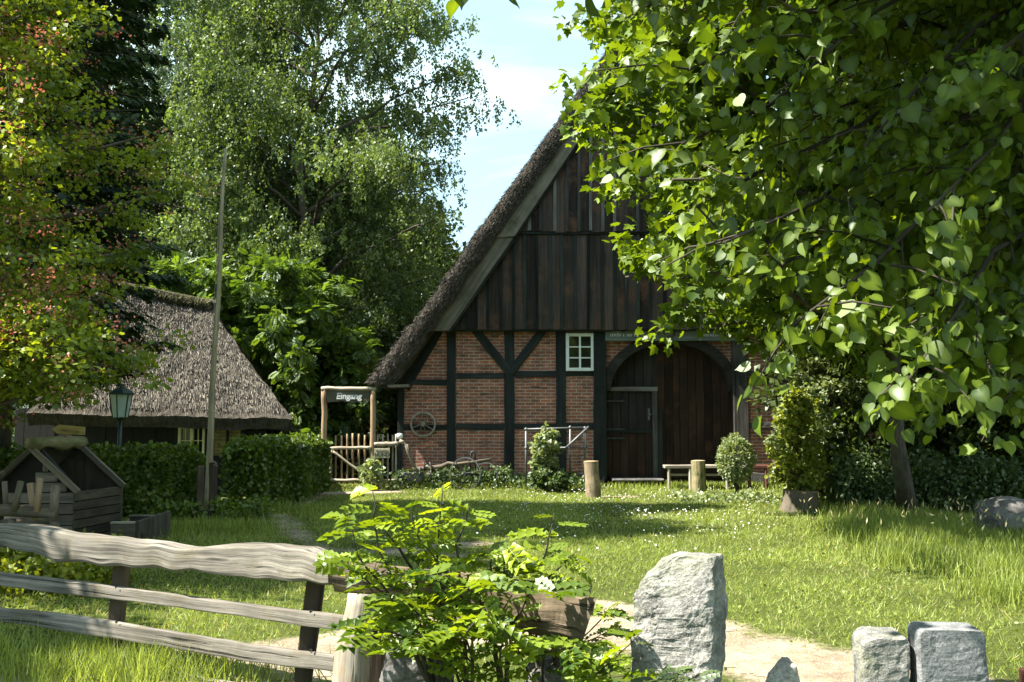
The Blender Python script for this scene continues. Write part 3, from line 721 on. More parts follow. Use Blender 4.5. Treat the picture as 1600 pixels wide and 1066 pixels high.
M_gatewood = wood('peeled_gate_pole', (.22, .145, .08), (.42, .31, .2), (1.2, 18, 18), .8, .4, .3)
M_gatetop = wood('pale_pole', (.25, .21, .15), (.46, .4, .31), (1.2, 18, 18), .8, .4, .3)
M_sign = wood('sign_board_wood', (.075, .07, .05), (.17, .155, .11), (2, 22, 22), .85, .4, .2)
M_signy = wood('yellow_sign_wood', (.3, .22, .07), (.44, .34, .12), (2, 22, 22), .8, .3, .2)
M_signedge = wood('sign_lettering_brown', (.09, .05, .02), (.14, .08, .03))
M_signpale = plain('pale_sign_panel', (.42, .4, .28), .7, var=.2)
M_signink = plain('dark_sign_lettering', (.05, .045, .03), .7)
M_white = plain('white_enamel', (.78, .8, .8), .4, var=.1)
M_bench = wood('grey_bench_wood', (.26, .225, .18), (.46, .41, .34), (1.5, 18, 18), .85, .5, .3)
M_redbench = wood('red_brown_wood', (.07, .028, .02), (.13, .05, .035), (1.5, 18, 18), .8, .4, .3)
M_wellwood = wood('well_house_planks', (.035, .03, .022), (.095, .08, .058), (1.2, 18, 18), .9, .6, .8, (.06, .065, .03), 1.2)
M_wellgrey = wood('grey_well_planks', (.075, .065, .058), (.17, .15, .135), (1.2, 18, 18), .9, .5, .6)
M_moss = wood('mossy_ridge', (.13, .125, .05), (.3, .27, .15), (3, 12, 12), .95, .8, .3, (.12, .14, .03), 3)
M_granite = rocky('pale_granite', (.1, .1, .092), (.26, .255, .235), (.5, .485, .445), 7, 1.0, (.24, .25, .17))
M_granite2 = rocky('grey_granite', (.1, .103, .107), (.19, .197, .2), (.33, .33, .335), 9, .6)
M_granite3 = rocky('speckled_granite', (.1, .1, .09), (.22, .22, .2), (.42, .41, .385), 12, .8, (.3, .3, .2))
M_boulder = rocky('grey_boulder', (.06, .056, .052), (.125, .118, .112), (.21, .2, .19), 5, .6, (.14, .15, .1))
M_lampgreen = plain('green_lamp_metal', (.03, .055, .045), .45, .4, .5, .3)
M_milk = plain('frosted_lamp_glass', (.42, .52, .48), .35, var=.1)
M_cream = plain('cream_window_paint', (.75, .68, .4), .6, var=.15)
M_dark = plain('near_black_wall', (.015, .014, .012), .9, var=.4)  # one even near-black colour
M_trough = wood('trough_wood', (.05, .043, .033), (.13, .115, .09), (1.2, 18, 18), .9, .6, .4)
M_dirtstone = rocky('field_stone', (.2, .19, .165), (.38, .36, .32), (.58, .56, .5), 6, .8)

# ------------------------------------------------------------------ thatched cottage
cb = at(300, 790, 20.8)
cot = thing('thatched_cottage', 'small low cottage with mossy thatched hip roof, cream window and yellow brick patch', 'cottage', (cb.x, cb.y, 0))
# roof corner points
eR = at(457, 655, 20.6); eL = at(40, 645, 19.6); rR = at(333, 484, 22.6); rL = at(150, 447, 21.8)
bR = at(450, 654, 24.8); bR.z = eR.z; bL = Vector((eL.x - .2, eL.y + 4.6, eL.z)); wallL = Vector((rL.x - 1.5, rL.y, rL.z - .3))
def bil(a, b_, c, d, u, v):  # a-b lower edge (u), d-c upper edge
    return (a.lerp(b_, u)).lerp(d.lerp(c, u), v)
def roofpatch(mb, a, b_, c, d, nu, nv, bulge, nrm, ux=0.0):
    L = (b_ - a).length; H = (d - a).length
    def f(u, v):
        p = bil(a, b_, c, d, u, v) + nrm * (bulge * math.sin(math.pi * min(1, v * 1.02)) * .7)
        return disp3(p, .04, 1.6)
    mb.grid(f, nu, nv, .5, lambda u, v: (v * H, u * L + ux, 0)); return f
nF = (eR - eL).cross(rL - eL).normalized(); nF = nF if nF.y < 0 else -nF
b = MB()
fF = roofpatch(b, eL, eR, rR, rL, 110, 60, -.12, nF)
nR = (bR - eR).cross(rR - eR).normalized(); nR = nR if nR.x > 0 else -nR
roofpatch(b, eR, bR, rR + Vector((0, .2, 0)), rR, 60, 60, -.12, nR, 30)
roofpatch(b, bR, bL, rL + Vector((0, .2, 0)), rR + Vector((0, .2, 0)), 60, 30, -.1, -nF, 60)
roofpatch(b, bL, eL, rL, rL + Vector((0, .2, 0)), 30, 30, 0, Vector((-1, 0, .3)), 90)
dn = Vector((0, .1, -.24))
for (a, c, inn) in ((eL, eR, Vector((0, .4, 0))), (eR, bR, Vector((-.4, 0, 0)))):
    b.grid(lambda u, v: disp3(a.lerp(c, u) + (dn if c is eR else Vector((-.1, 0, -.24))) * v, .04, 1.6), 60, 4, .3, lambda u, v: (v, u * 6, 5))
    o2 = (dn if c is eR else Vector((-.1, 0, -.24)))
    b.grid(lambda u, v: disp3(a.lerp(c, u) + o2 + inn * (v * 2.2), .04 * (1 - v), 1.6), 60, 3, .2, lambda u, v: (v, u * 6, 9))
roof = b.build('roof', M_thatch2, cot)
def strawon(f, n, up, nrm, mat, parent):
    u = rg.uniform(0.02, .99, n); v = rg.uniform(.07, .98, n); P = np.array([tuple(f(a, c)) for a, c in zip(u, v)]) + np.array(nrm)[None] * .02
    T = np.tile(np.array(-up)[None], (n, 1)) + rg.normal(0, .16, (n, 3)) + np.array(nrm)[None] * .1
    return leaves('straw', T_STRIP, P, T, np.tile(np.array(nrm)[None], (n, 1)) + rg.normal(0, .3, (n, 3)), rg.uniform(.05, .17, n), rg.uniform(0, 1, n) ** 1.7, mat, parent, W=rg.uniform(.05, .11, n))
strawon(fF, 38000, (rR - eR * .5 - eL * .5 + rL * 0).normalized() if 0 else ((rL + rR) / 2 - (eL + eR) / 2).normalized(), nF, M_straw2, roof)
b = MB()
rp_ = [rL.lerp(rR, k / 14) + Vector((-.6 + 1.2 * 0, 0, .0)) * 0 + Vector((0, .1, .06 + random.uniform(-.03, .03))) for k in range(15)]
b.tube([rL + Vector((-.8, .1, 0))] + rp_ + [rR + Vector((.12, .1, -.06))], [.15] * 16 + [.1], 12, .7); b.build('ridge_cap', M_thatch2, cot)
strawon(lambda u, v: rL.lerp(rR, u) + Vector((0, .1 - .16 * math.sin(v * 3.1), .06 + .15 * math.cos(v * 3.1 - .6))), 5000, Vector((.3, .5, .8)).normalized(), Vector((0, -.7, .7)), strawmat('mossy_straw', (.05, .045, .02), (.3, .28, .14)), cot)
n = 2600; k = rg.uniform(0, 1, n); P = np.array([tuple(rL.lerp(rR, a)) for a in k]) + rg.normal(0, .13, (n, 3)) + np.array([[0, .0, .17]])
# walls
yw = 21.0
def C(px, py, dy=0): return at(px, py, yw + dy)
def cbox(mb, x0, y0, x1, y1, f, bk, tint=None):
    a = C(x0, y1); c = C(x1, y0); ym = (y0 + y1) / 2; mb.box((C(x0, ym).x, yw + f, a.z), (C(x1, ym).x, yw + bk, c.z), tint)
b = MB()
xx = 20
while xx < 279:
    x2 = min(279, xx + random.uniform(9, 15)); cbox(b, xx, 640, x2 - .4, 815, random.uniform(0, .02), .2); xx = x2
b.build('plank_wall', M_dark, cot)
b = MB(); cbox(b, 18, 638, 279, 818, .205, .3); b.build('wall', M_dark, cot)
b = MB(); cbox(b, 279, 712, 380, 815, 0, .2); b.build('wall', M_dark, cot); b = MB(); cbox(b, 321, 640, 331, 712, -.03, .2); b.build('wall', M_dark, cot); b = MB(); cbox(b, 380, 640, 412, 815, .02, .2)
b.build('wall', M_dark, cot)
q0 = C(410, 700); q1 = at(404, 700, 24.2); b = MB(); b.prism([(q0.x, yw + .2, 0), (q1.x, 24.2, 0), (q1.x, 24.2, 1.9), (q0.x, yw + .2, 1.9)], (-.2, 0, 0)); b.build('wall', M_dark, cot)
b = MB(); cbox(b, 331, 648, 378, 712, .02, .2); b.build('brick_panel', M_ybrick, cot)
for x0, x1, y1, f_ in ((354, 357.5, 712, -.02), (376, 383, 760, -.03), (272, 280, 760, -.03)):
    b = MB(); cbox(b, x0, 643, x1, y1, f_, .1); b.build('timber_post', M_timber, cot)
b = MB()
for (x0, y0, x1, y1) in ((280, 646, 284, 711), (318, 646, 321.5, 711), (284, 646, 318, 650), (284, 707, 318, 711), (298.5, 650, 303.5, 707)): cbox(b, x0, y0, x1, y1, -.08, .08)
cw = b.build('window', M_cream, cot, bevel=.005)
b = MB()
for x0, x1 in ((284, 298.5), (303.5, 318)):
    xm = (x0 + x1) / 2; cbox(b, xm - .5, 650, xm + .5, 707, -.05, 0)
    for yy in (668, 688): cbox(b, x0, yy, xm - .5, yy + 1.2, -.048, 0); cbox(b, xm + .5, yy, x1, yy + 1.2, -.048, 0)
b.build('glazing_bars', M_cream, cw)
b = MB(); cbox(b, 284, 650, 318, 707, -.01, 0); b.build('pane', M_glass, cw)
b = MB(); cbox(b, 280, 711, 322, 714, -.12, .05); b.build('sill', M_cream, cw)

# ------------------------------------------------------------------ entrance gate
YG = 22.7
def G(px, py, dy=0): return at(px, py, YG + dy)
def pole(mb, a, c, r, dy=0, n=8, wob=.18, seg=8, dy2=None):
    p, q = G(*a, dy), G(*c, dy if dy2 is None else dy2)
    pts = [p.lerp(q, i / seg) + mnoise.noise_vector(p * 3 + Vector((i * .7, 0, 0))) * r * .35 for i in range(seg + 1)]
    mb.tube(pts, [r * (1 - .12 * i / seg) for i in range(seg + 1)], n, wob)
gt = thing('entrance_gate', 'rustic pole gateway with hanging name board over a picket gate beside the farmhouse', 'gate', (G(545, 755).x, YG, 0))
for x0, x1 in ((507, 506.5), (582, 583)):
    b = MB(); pole(b, (x0, 762), (x1, 606), .072, n=10); b.build('gate_post', M_gatewood, gt, smooth=True)
b = MB(); pole(b, (502, 607), (588, 607.5), .05, -.02); b.build('crossbar', M_gatetop, gt, smooth=True)
b = MB()
pts = [G(*p) for p in ((511, 610), (578, 610), (578, 626.5), (562, 628), (549, 629.5), (534, 627), (511, 629))]
b.prism([(p.x, YG - .03, p.z) for p in pts], (0, .04, 0), .5, (1, 0, 0)); sb = b.build('sign_board', M_sign, gt, bevel=.004)
c = G(545.5, 619.5); lettering('Eingang', .2, (c.x, YG - .035, c.z), M_chalk, sb, .1, .006)
gl = bpy.data.objects.new('gate_leaf', None); COL.objects.link(gl); gl.parent = gt; WL[gl.name] = wl(gt)
for yy in (700.5, 751): lf = MB(); pole(lf, (514, yy), (581, yy - 1), .04, -.05); lf.build('rail', M_gatetop, gl, smooth=True)
b = MB(); pole(b, (516, 703), (576, 747), .032, -.09); b.build('brace', M_gatetop, gl, smooth=True)
b = MB(); pole(b, (516, 700), (516.5, 753), .035, -.03); b.build('picket', M_gatetop, gl, smooth=True)
for i, x0 in enumerate((524.5, 534, 542.5, 551.5, 561, 570)):
    b = MB(); pole(b, (x0, 756), (x0 + random.uniform(-.6, .6), 678 + random.uniform(-2, 3)), .026, .02, 6); b.build('picket', M_gatewood, gl, smooth=True)
pf = thing('picket_fence', 'short run of pole pickets under one pale rail between gateway and farmhouse corner', 'fence', (G(605, 755).x, YG, 0))
b = MB(); pole(b, (585, 694.5), (622, 693.5), .055, -.03); b.build('rail', M_bench, pf, smooth=True)
for x0 in (590, 598, 606, 613.5, 618.5):
    b = MB(); pole(b, (x0, 757), (x0, 677 + random.uniform(-1, 3)), .024, .05, 6); b.build('picket', M_bench, pf, smooth=True)
b = MB(); pole(b, (584, 752), (624, 750), .03, 0); b.build('rail', M_bench, pf, smooth=True)
sg = thing('warning_sign', 'pale warning sign about a dog, fixed under the fence rail beside the gateway', 'sign', (G(598, 709).x, YG, G(598, 709).z))
b = MB(); p, q = G(586, 715.5), G(610, 700.5); b.box((p.x, YG - .12, p.z), (q.x, YG - .1, q.z)); b.build('panel', M_signpale, sg, bevel=.003)
c = G(598, 704.5); lettering('Vorsicht', .088, (c.x, YG - .122, c.z), M_signink, sg); c = G(598, 710.5); lettering('HUND', .12, (c.x, YG - .122, c.z), M_signink, sg, 0, .004)
gp_ = thing('capped_post', 'dark post with white enamel cap at the corner of the farmhouse', 'post', (G(624, 755).x, YG, 0))
b = MB(); pole(b, (624, 756), (624, 686), .06, .1); b.build('post', M_timber, gp_, smooth=True)
b = MB(); c = G(624, 680.5, .1); b.tube([c - Vector((0, 0, .1)), c - Vector((0, 0, .05)), c + Vector((0, 0, .02)), c + Vector((0, 0, .05)), c + Vector((0, 0, .062))], [.05, .085, .09, .06, .01], 12); b.build('cap', M_white, gp_, smooth=True)

# ------------------------------------------------------------------ wagon wheel on the wall
c = F(661, 663, -.14); R0 = .31
wh = thing('wagon_wheel', 'weathered spoked wagon wheel hung on the brick wall', 'wheel', c)
b = MB(); b.ring(c, (0, 1, .08), R0 - .045, R0, .06, 32); b.build('rim', M_bench, wh, bevel=.008)
b = MB(); b.tube([c + Vector((0, .05, 0)), c + Vector((0, -.03, 0)), c + Vector((0, -.09, 0))], [.06, .065, .035], 12); b.build('hub', M_bench, wh)
for k in range(8):
    a = k * math.pi / 4 + .3; d = Vector((math.cos(a), 0, math.sin(a))); b = MB(); b.tube([c + d * .05, c + d * (R0 - .03)], [.017, .013], 6); b.build('spoke', M_barge, wh)

# ------------------------------------------------------------------ old plough
YP = 22.5
def PL(px, py, dy=0): return at(px, py, YP + dy)
pl = thing('antique_plough', 'antique horse plough with two iron wheels lying in the weeds by the wall', 'plough', (PL(700, 750).x, YP, 0))
def tub(name, pts, r, mat, parent, n=8, wob=.1):
    b = MB(); b.tube(pts, r, n, wob); return b.build(name, mat, parent, smooth=True)
for dy, e in ((-.2, (631, 691)), (.2, (636, 694))):
    tub('handle', [PL(652, 736, dy * .4), PL(644, 724, dy * .7), PL(638, 708, dy), PL(*e, dy)], [.035, .032, .028, .03], M_barge, pl)
tub('handle_grip', [PL(624, 689, -.2), PL(632, 692, -.2)], .042, M_gatetop, pl)
tub('beam', [PL(645, 733), PL(668, 732), PL(690, 729), PL(700, 724), PL(712, 726), PL(740, 722), PL(767, 718)], [.045, .05, .05, .045, .045, .04, .035], M_bark, pl)
b = MB(); pts = [PL(624, 744, -.1), PL(632, 738, -.1), PL(660, 738, -.1), PL(664, 746, -.1), PL(655, 754, -.1), PL(634, 752, -.1)]
b.prism(pts, (0, .05, 0)); b.build('mouldboard', M_iron, pl, bevel=.01)
for a, c2 in (((662, 722), (664, 736)), ((671, 722), (677, 736)), ((673, 735), (674, 752)), ((657, 730), (652, 748))): tub('iron_bracket', [PL(*a, -.05), PL(*c2, -.05)], .018, M_iron, pl, 6)
def wheel(parent, c, r, ns, yaw):
    ax = Vector((math.sin(yaw), math.cos(yaw), 0)); u = Vector((ax.y, -ax.x, 0))
    b = MB(); b.ring(c, ax, r - .022, r, .05, 32); wo_ = b.build('wheel', M_steel, parent)
    b = MB(); b.tube([c - ax * .07, c + ax * .07], .035, 8); b.build('hub', M_iron, wo_)
    for k in range(ns):
        a = 2 * math.pi * k / ns + .2; d = u * math.cos(a) + Vector((0, 0, math.sin(a))); b = MB(); b.tube([c + d * .03, c + d * (r - .01)], .009, 5); b.build('spoke', M_iron, wo_)
wheel(pl, PL(727, 740, -.25), .37, 6, .2); wheel(pl, PL(759, 742, .35), .29, 6, .2)
tub('axle', [PL(727, 740, -.28), PL(759, 742, .38)], .03, M_iron, pl)
tub('hoop', [PL(735, 730, 0), PL(735.5, 712, 0), PL(737, 706, 0), PL(740, 705.5, 0), PL(742, 709, 0), PL(743, 730, 0)], .022, M_iron, pl)
for xq in (735, 739, 743): tub('upright', [PL(xq, 728, .02), PL(xq, 752, .02)], .014, M_iron, pl, 5)

# ------------------------------------------------------------------ pipe trellis
YT = 22.0
def T_(px, py, dy=0): return at(px, py, YT + dy)
tr = thing('pipe_trellis', 'grey steel pipe frame behind the leafy shrub at the wall', 'trellis', (T_(868, 755).x, YT, 0))
for a, c2 in (((822, 757), (822, 670)), ((891, 757), (891, 667)), ((914, 752), (914, 669))): tub('upright', [T_(*a), T_(*c2)], .026, M_steel, tr, 8, 0)
tub('rail', [T_(819, 671), T_(920, 668)], .022, M_steel, tr, 8, 0); tub('rail', [T_(868, 700, .03), T_(918, 699, .03)], .022, M_steel, tr, 8, 0)
tub('brace', [T_(876, 708, -.05), T_(920, 667, -.05)], .028, M_steel, tr, 8, 0)
for q in ((822, 671), (891, 668), (914, 669), (822, 700), (891, 700), (914, 700)):
    b = MB(); b.ball(T_(*q), .042, 8, 6); b.build('clamp', M_steel, tr, smooth=True)

# ------------------------------------------------------------------ benches and stumps
def bench(name, label, x0, x1, ys, Y, mat, legs):
    def Q(px, py, dy=0): return at(px, py, Y + dy)
    o = thing(name, label, 'bench', (Q((x0 + x1) / 2, 750).x, Y, 0))
    b = MB(); p, q = Q(x0, ys), Q(x1, ys); b.beam((p.x, Y, p.z), (q.x, Y, q.z), .34, .07, (0, 0, 1), 6, .015); b.build('seat', mat, o, bevel=.01)
    for lx in legs:
        for dy, s in ((-.13, -.05), (.13, .05)):
            b = MB(); b.tube([Q(lx, ys + 2, dy), Vector((Q(lx, ys).x + s * .6, Y + dy + s, 0))], .035, 7, .1); b.build('leg', mat, o)
    return o
o = bench('wooden_bench', 'long pale grey plank bench in front of the barn door', 1037, 1162, 729, 22.5, M_bench, (1045, 1078, 1135))
b = MB(); b.beam(at(1045, 742, 22.5), at(1135, 742, 22.5), .04, .05); b.build('stretcher', M_bench, o)
bench('wooden_bench', 'short red-brown bench under the brick wall right of the barn door', 1163, 1203, 729, 22.75, M_redbench, (1170, 1196))
def stump(name, label, px, py0, py1, r, lean=0.0, mat=None, flare=1.0, wob=.12):
    g = gnd(px, py1); Y = g.y; top = at(px + lean, py0, Y)
    o = thing(name, label, 'tree stump', (g.x, Y, 0))
    b = MB(); pts, rr_ = [], []
    for i in range(9):
        k = i / 8; pts.append(Vector((g.x, Y, -.05)).lerp(top, k)); rr_.append(r * (1 + (flare - 1) * (1 - k) ** 2.5))
    b.tube(pts, rr_, 22, wob, caps=False); b.build('bark', mat or M_bark, o, smooth=True)
    b = MB(); b.tube([top - Vector((0, 0, .03)), top + Vector((0, 0, .004)), top + Vector((0, 0, .012))], [r * .95, r * .95, r * .5], 22, wob); b.build('cut_face', M_cut, o)
    return o, top
stump('tree_stump', 'tall bare log stump standing alone on the daisy lawn', 928, 721, 778, .155, -5, wood('peeled_stump', (.18, .135, .085), (.42, .33, .22), (2, 12, 12), .9, .9, .2, (.09, .075, .05), 2.2, .2, .6))
stump('tree_stump', 'mossy log stump standing in front of the grey bench', 1092, 720, 771, .16, -1, wood('mossy_stump', (.14, .125, .06), (.36, .3, .17), (2, 12, 12), .9, .9, .2, (.07, .1, .025), 2.4, .2, .6))
st3, st3top = stump('tree_stump', 'wide low stump carrying a leafy plant at the lawn edge', 1251, 767, 798, .3, 2, None, 1.25, .2)

# ------------------------------------------------------------------ flagpole
g = gnd(322, 812); YFp = g.y
fp = thing('flagpole', 'tall slightly leaning wooden flagpole held between two short posts in front of the hedge', 'flagpole', (g.x, YFp, 0))
b = MB(); p0 = Vector((g.x, YFp, .1)); p1 = at(352.5, 232, YFp)
pts = [p0.lerp(p1, i / 16) + Vector((math.sin(i * .8) * .012, 0, 0)) for i in range(17)]
b.tube(pts, [.062 - .038 * i / 16 for i in range(17)], 12, .08); b.build('pole', M_pole, fp, smooth=True)
for x0, x1, yy in ((312, 316, 728), (331, 333, 722)):
    b = MB(); a = gnd(x0, 814); b.beam((at(x0, 800, YFp).x, YFp + .02, -.05), at(x1, yy, YFp + .02), .11, .14, (0, 1, 0), 6, .015); b.build('support_post', M_fencepost, fp, bevel=.012)
tub('rope', [at(349, 245, YFp - .06), at(343, 330, YFp - .09), at(336, 450, YFp - .1), at(330, 600, YFp - .1), at(325, 715, YFp - .09), at(336, 722, YFp - .1), at(341, 730, YFp - .1), at(334, 726, YFp - .1)], .006, M_gatetop, fp, 5, 0)
b = MB(); b.tube([at(312, 797, YFp - .12), at(335, 797, YFp - .12)], .014, 6); b.build('bolt', M_steel, fp)

# ------------------------------------------------------------------ lantern
Yl = 17.0
def Ln(px, py, dy=0): return at(px, py, Yl + dy)
c0 = Ln(188, 653); lt = thing('street_lantern', 'green post lantern with frosted tapering panes beside the dark cottage wall', 'lantern', (c0.x, Yl, 0))
tub('lamp_post', [Vector((c0.x, Yl, 0)), Vector((c0.x, Yl, c0.z))], [.05, .032], M_lampgreen, lt, 10, 0)
zt, zb = Ln(188, 617).z, c0.z; rt, rb = .19, .125
def sq(r, z): return [Vector((c0.x + r * math.cos(a), Yl + r * math.sin(a), z)) for a in [math.pi / 6 + i * math.pi / 3 for i in range(6)]]
b = MB(); A_, B_ = sq(rb, zb), sq(rt, zt)
for i in range(6): b.add([A_[i], A_[(i + 1) % 6], B_[(i + 1) % 6], B_[i]], [(0, 1, 2, 3)])
b.build('lamp_glass', M_milk, lt)
for i in range(6):
    b = MB(); b.beam(A_[i], B_[i], .018, .018, (0, 1, 0)); b.build('glazing_bar', M_lampgreen, lt)
b = MB(); b.tube([Vector((c0.x, Yl, zt)), Vector((c0.x, Yl, zt + .025)), Vector((c0.x, Yl, zt + .1)), Vector((c0.x, Yl, zt + .13)), Vector((c0.x, Yl, zt + .2))], [.235, .24, .12, .04, .02], 6); b.build('lamp_cap', M_lampgreen, lt)
b = MB(); b.tube([Vector((c0.x, Yl, zb - .05)), Vector((c0.x, Yl, zb + .01))], [.05, .14], 6); b.build('lamp_base', M_lampgreen, lt)

# ------------------------------------------------------------------ arrow sign
Ya = 13.6
def Ar(px, py, dy=0): return at(px, py, Ya + dy)
ar = thing('arrow_sign', 'yellow wooden arrow sign pointing left on a short post behind the well house', 'sign', (Ar(108, 700).x, Ya, 0))
b = MB(); b.tube([Vector((Ar(107, 700).x, Ya, 0)), Vector((Ar(107, 700).x, Ya, Ar(107, 677).z))], .035, 8, .1); b.build('post', M_signy, ar)
b = MB(); P = [Ar(*q) for q in ((84.5, 670.5), (95.5, 663.5), (136, 667.5), (135, 680), (92, 677.5))]
b.prism([(p.x, Ya - .07, p.z) for p in P], (0, .03, 0), .5, (1, 0, 0)); ab = b.build('board', M_signy, ar, bevel=.003)
b = MB(); rr = random.Random(5); xx = 99.0
while xx < 128:   # weathered, no longer readable carving
    wd = rr.uniform(1.0, 2.0); yo = .1 * (xx - 99)
    p, q = Ar(xx, 674.5 + yo), Ar(xx + wd * .45, 670 + yo + rr.uniform(0, 1)); b.box((p.x, Ya - .0735, p.z), (q.x, Ya - .06, q.z))
    if rr.random() < .6: p, q = Ar(xx, 671.5 + yo), Ar(xx + wd, 670.6 + yo); b.box((p.x, Ya - .073, p.z), (q.x, Ya - .06, q.z))
    xx += wd + rr.uniform(.5, 1.2)
b.build('lettering', M_signedge, ab)

# ------------------------------------------------------------------ well house
Y0 = 12.4
C1 = at(118, 769, Y0); C2 = at(189, 760, Y0 * 116 / 107.); zE = C1.z; apx = at(52, 696, Y0)
fx = Vector((1, -.02, 0)).normalized(); hw = C1.x - apx.x; dv = C2 - C1; dv.z = 0
A0 = Vector((C1.x - 2 * hw, C1.y + .04, zE)); RG = Vector((C1.x - hw, C1.y + .02, apx.z))
wh_ = thing('well_house', 'old plank well house with mossy ridge and open roof frame behind the fence', 'well house', (RG.x, Y0 + .4, 0))
b = MB()   # front boards, grey
nz_ = 5
for i in range(nz_):
    za, zb2 = zE * i / nz_, zE * (i + 1) / nz_ - .012
    b.box((A0.x + .4 * hw, C1.y + .0, za), (C1.x - .02, C1.y + .04, zb2))
for i in range(3):
    za = zE + (apx.z - zE) * i / 4.6; zb2 = zE + (apx.z - zE) * (i + 1) / 4.6 - .012; k = (zb2 - zE) / (apx.z - zE)
    b.box((RG.x - .05 + .09 * i, C1.y + .0, za), (C1.x - hw * k - .02, C1.y + .04, zb2))
b.build('front_planks', M_wellgrey, wh_, bevel=.006)
b = MB(); b.prism([A0 + Vector((0, .08, -zE)), C1 + Vector((0, .08, -zE)), C1 + Vector((0, .08, 0)), RG + Vector((0, .08, 0)), A0 + Vector((0, .08, 0))], dv * .06); b.build('interior_shade_sheet', M_dark, wh_)  # near-black sheet stands in for the shade inside
b = MB(); b.prism([A0 + dv + Vector((0, 0, -zE)), C1 + dv + Vector((0, 0, -zE)), C1 + dv, RG + dv, A0 + dv], dv * .05); b.build('back_wall', M_wellwood, wh_)
b = MB(); nz_ = 6
for i in range(nz_):
    za, zb2 = zE * i / nz_ - zE, zE * (i + 1) / nz_ - zE - (.012 if i < 5 else 0); o_ = Vector((random.uniform(0, .012), 0, 0))
    b.prism([C1 + Vector((0, 0, za)) + o_, C1 + dv + Vector((0, 0, za)) + o_, C1 + dv + Vector((0, 0, zb2)) + o_, C1 + Vector((0, 0, zb2)) + o_], (-.04, 0, 0), None, dv)
b.build('side_planks', M_wellwood, wh_, bevel=.006)
b = MB(); b.prism([A0 + Vector((0, 0, -zE)), A0 + dv + Vector((0, 0, -zE)), A0 + dv, A0], (.04, 0, 0), None, dv); b.build('side_planks', M_wellwood, wh_)
b = MB(); b.prism([A0 + Vector((-.06, 0, -.05)), A0 + dv + Vector((-.06, 0, -.05)), RG + dv, RG], (.03, 0, .03), None, dv); b.build('roof_panel', M_wellwood, wh_)
for o_ in (Vector((0, -.05, 0)), dv * .97):
    b = MB(); b.beam(RG + o_ + Vector((-.02, 0, -.02)), C1 + o_ + Vector((.06, 0, .0)), .05, .075, (0, 0, 1), 4, .008); b.build('roof_rafter', M_barge, wh_, bevel=.008)
    b = MB(); b.beam(RG + o_ + Vector((.02, 0, -.02)), A0 + o_ + Vector((-.1, 0, -.05)), .05, .075, (0, 0, 1), 4, .008); b.build('roof_rafter', M_wellwood, wh_, bevel=.008)
b = MB(); pts = [RG + Vector((0, -.1, .02)) + (dv + Vector((0, .15, 0))) * (i / 8) + Vector((0, 0, random.uniform(-.015, .015))) for i in range(9)]
b.tube(pts, [.075, .085, .07, .08, .09, .085, .075, .09, .07], 9, .35); b.build('ridge_log', M_moss, wh_, smooth=True)

# trough beside it
g1 = at(186, 816, 13.0); tro = thing('wooden_trough', 'small wooden trough with top edges coloured pale for sunlight, beside the well house', 'trough', (at(214, 825, 13).x, 13.0, 0))
xa, xb = g1.x - .05, at(241, 812, 13).x; zt_ = at(215, 813, 13).z
for x_, y_, zz in ((xb - .2, 12.86, zt_ - .03), (xb, 13.5, zt_)):
    b = MB(); b.beam((xa, y_, zz / 2), (x_, y_, zz / 2), .05, zz, (0, 0, 1), 4, .01); b.build('side_board', M_trough, tro, bevel=.006)
    b = MB(); b.beam((xa, y_, zz + .012), (x_, y_, zz + .012), .07, .02, (0, 0, 1), 6, .01); b.build('rim', M_bench, tro)  # pale strip paints sunlight along the top edge
b = MB(); b.prism([(xb - .2, 12.86, 0), (xb, 13.5, 0), (xb, 13.5, zt_ + .08), (xb - .2, 12.86, zt_)], (.05, -.01, 0)); b.build('end_board', M_trough, tro, bevel=.006)
b = MB(); b.box((xa, 12.9, .05), (xb - .1, 13.45, .12)); b.build('bottom_board', M_wellwood, tro)

# rustic log rack
Yr = 9.6
def Rk(px, py, dy=0): return at(px, py, Yr + dy)
rk = thing('log_rack', 'rustic rack of rough logs with upright stakes between fence and well house', 'rack', (Rk(45, 880).x, Yr, 0))
for a, c2, r, dy in (((-60, 795), (88, 803), .05, 0), ((-60, 830), (84, 812), .045, .35), ((-70, 874), (68, 876), .045, .1)): tub('log', [Rk(*a, dy), Rk((a[0] + c2[0]) / 2, (a[1] + c2[1]) / 2 - 2, dy), Rk(*c2, dy)], [r, r * 1.1, r * .95], M_bark, rk, 9, .3)
for a, c2, r, dy in (((10, 800), (7, 752), .026, .05), ((22, 798), (33, 752), .032, -.05), ((54, 812), (46, 755), .03, .05), ((58, 800), (63, 747), .03, -.04), ((83, 815), (87, 758), .045, 0), ((83, 800), (100, 882), .035, .1), ((84, 815), (66, 885), .035, -.1), ((20, 812), (-6, 885), .035, 0)):
    tub('stake', [Rk(*a, dy), Rk(*c2, dy)], r, M_gatewood if r == .03 else M_bark, rk, 8, .2)

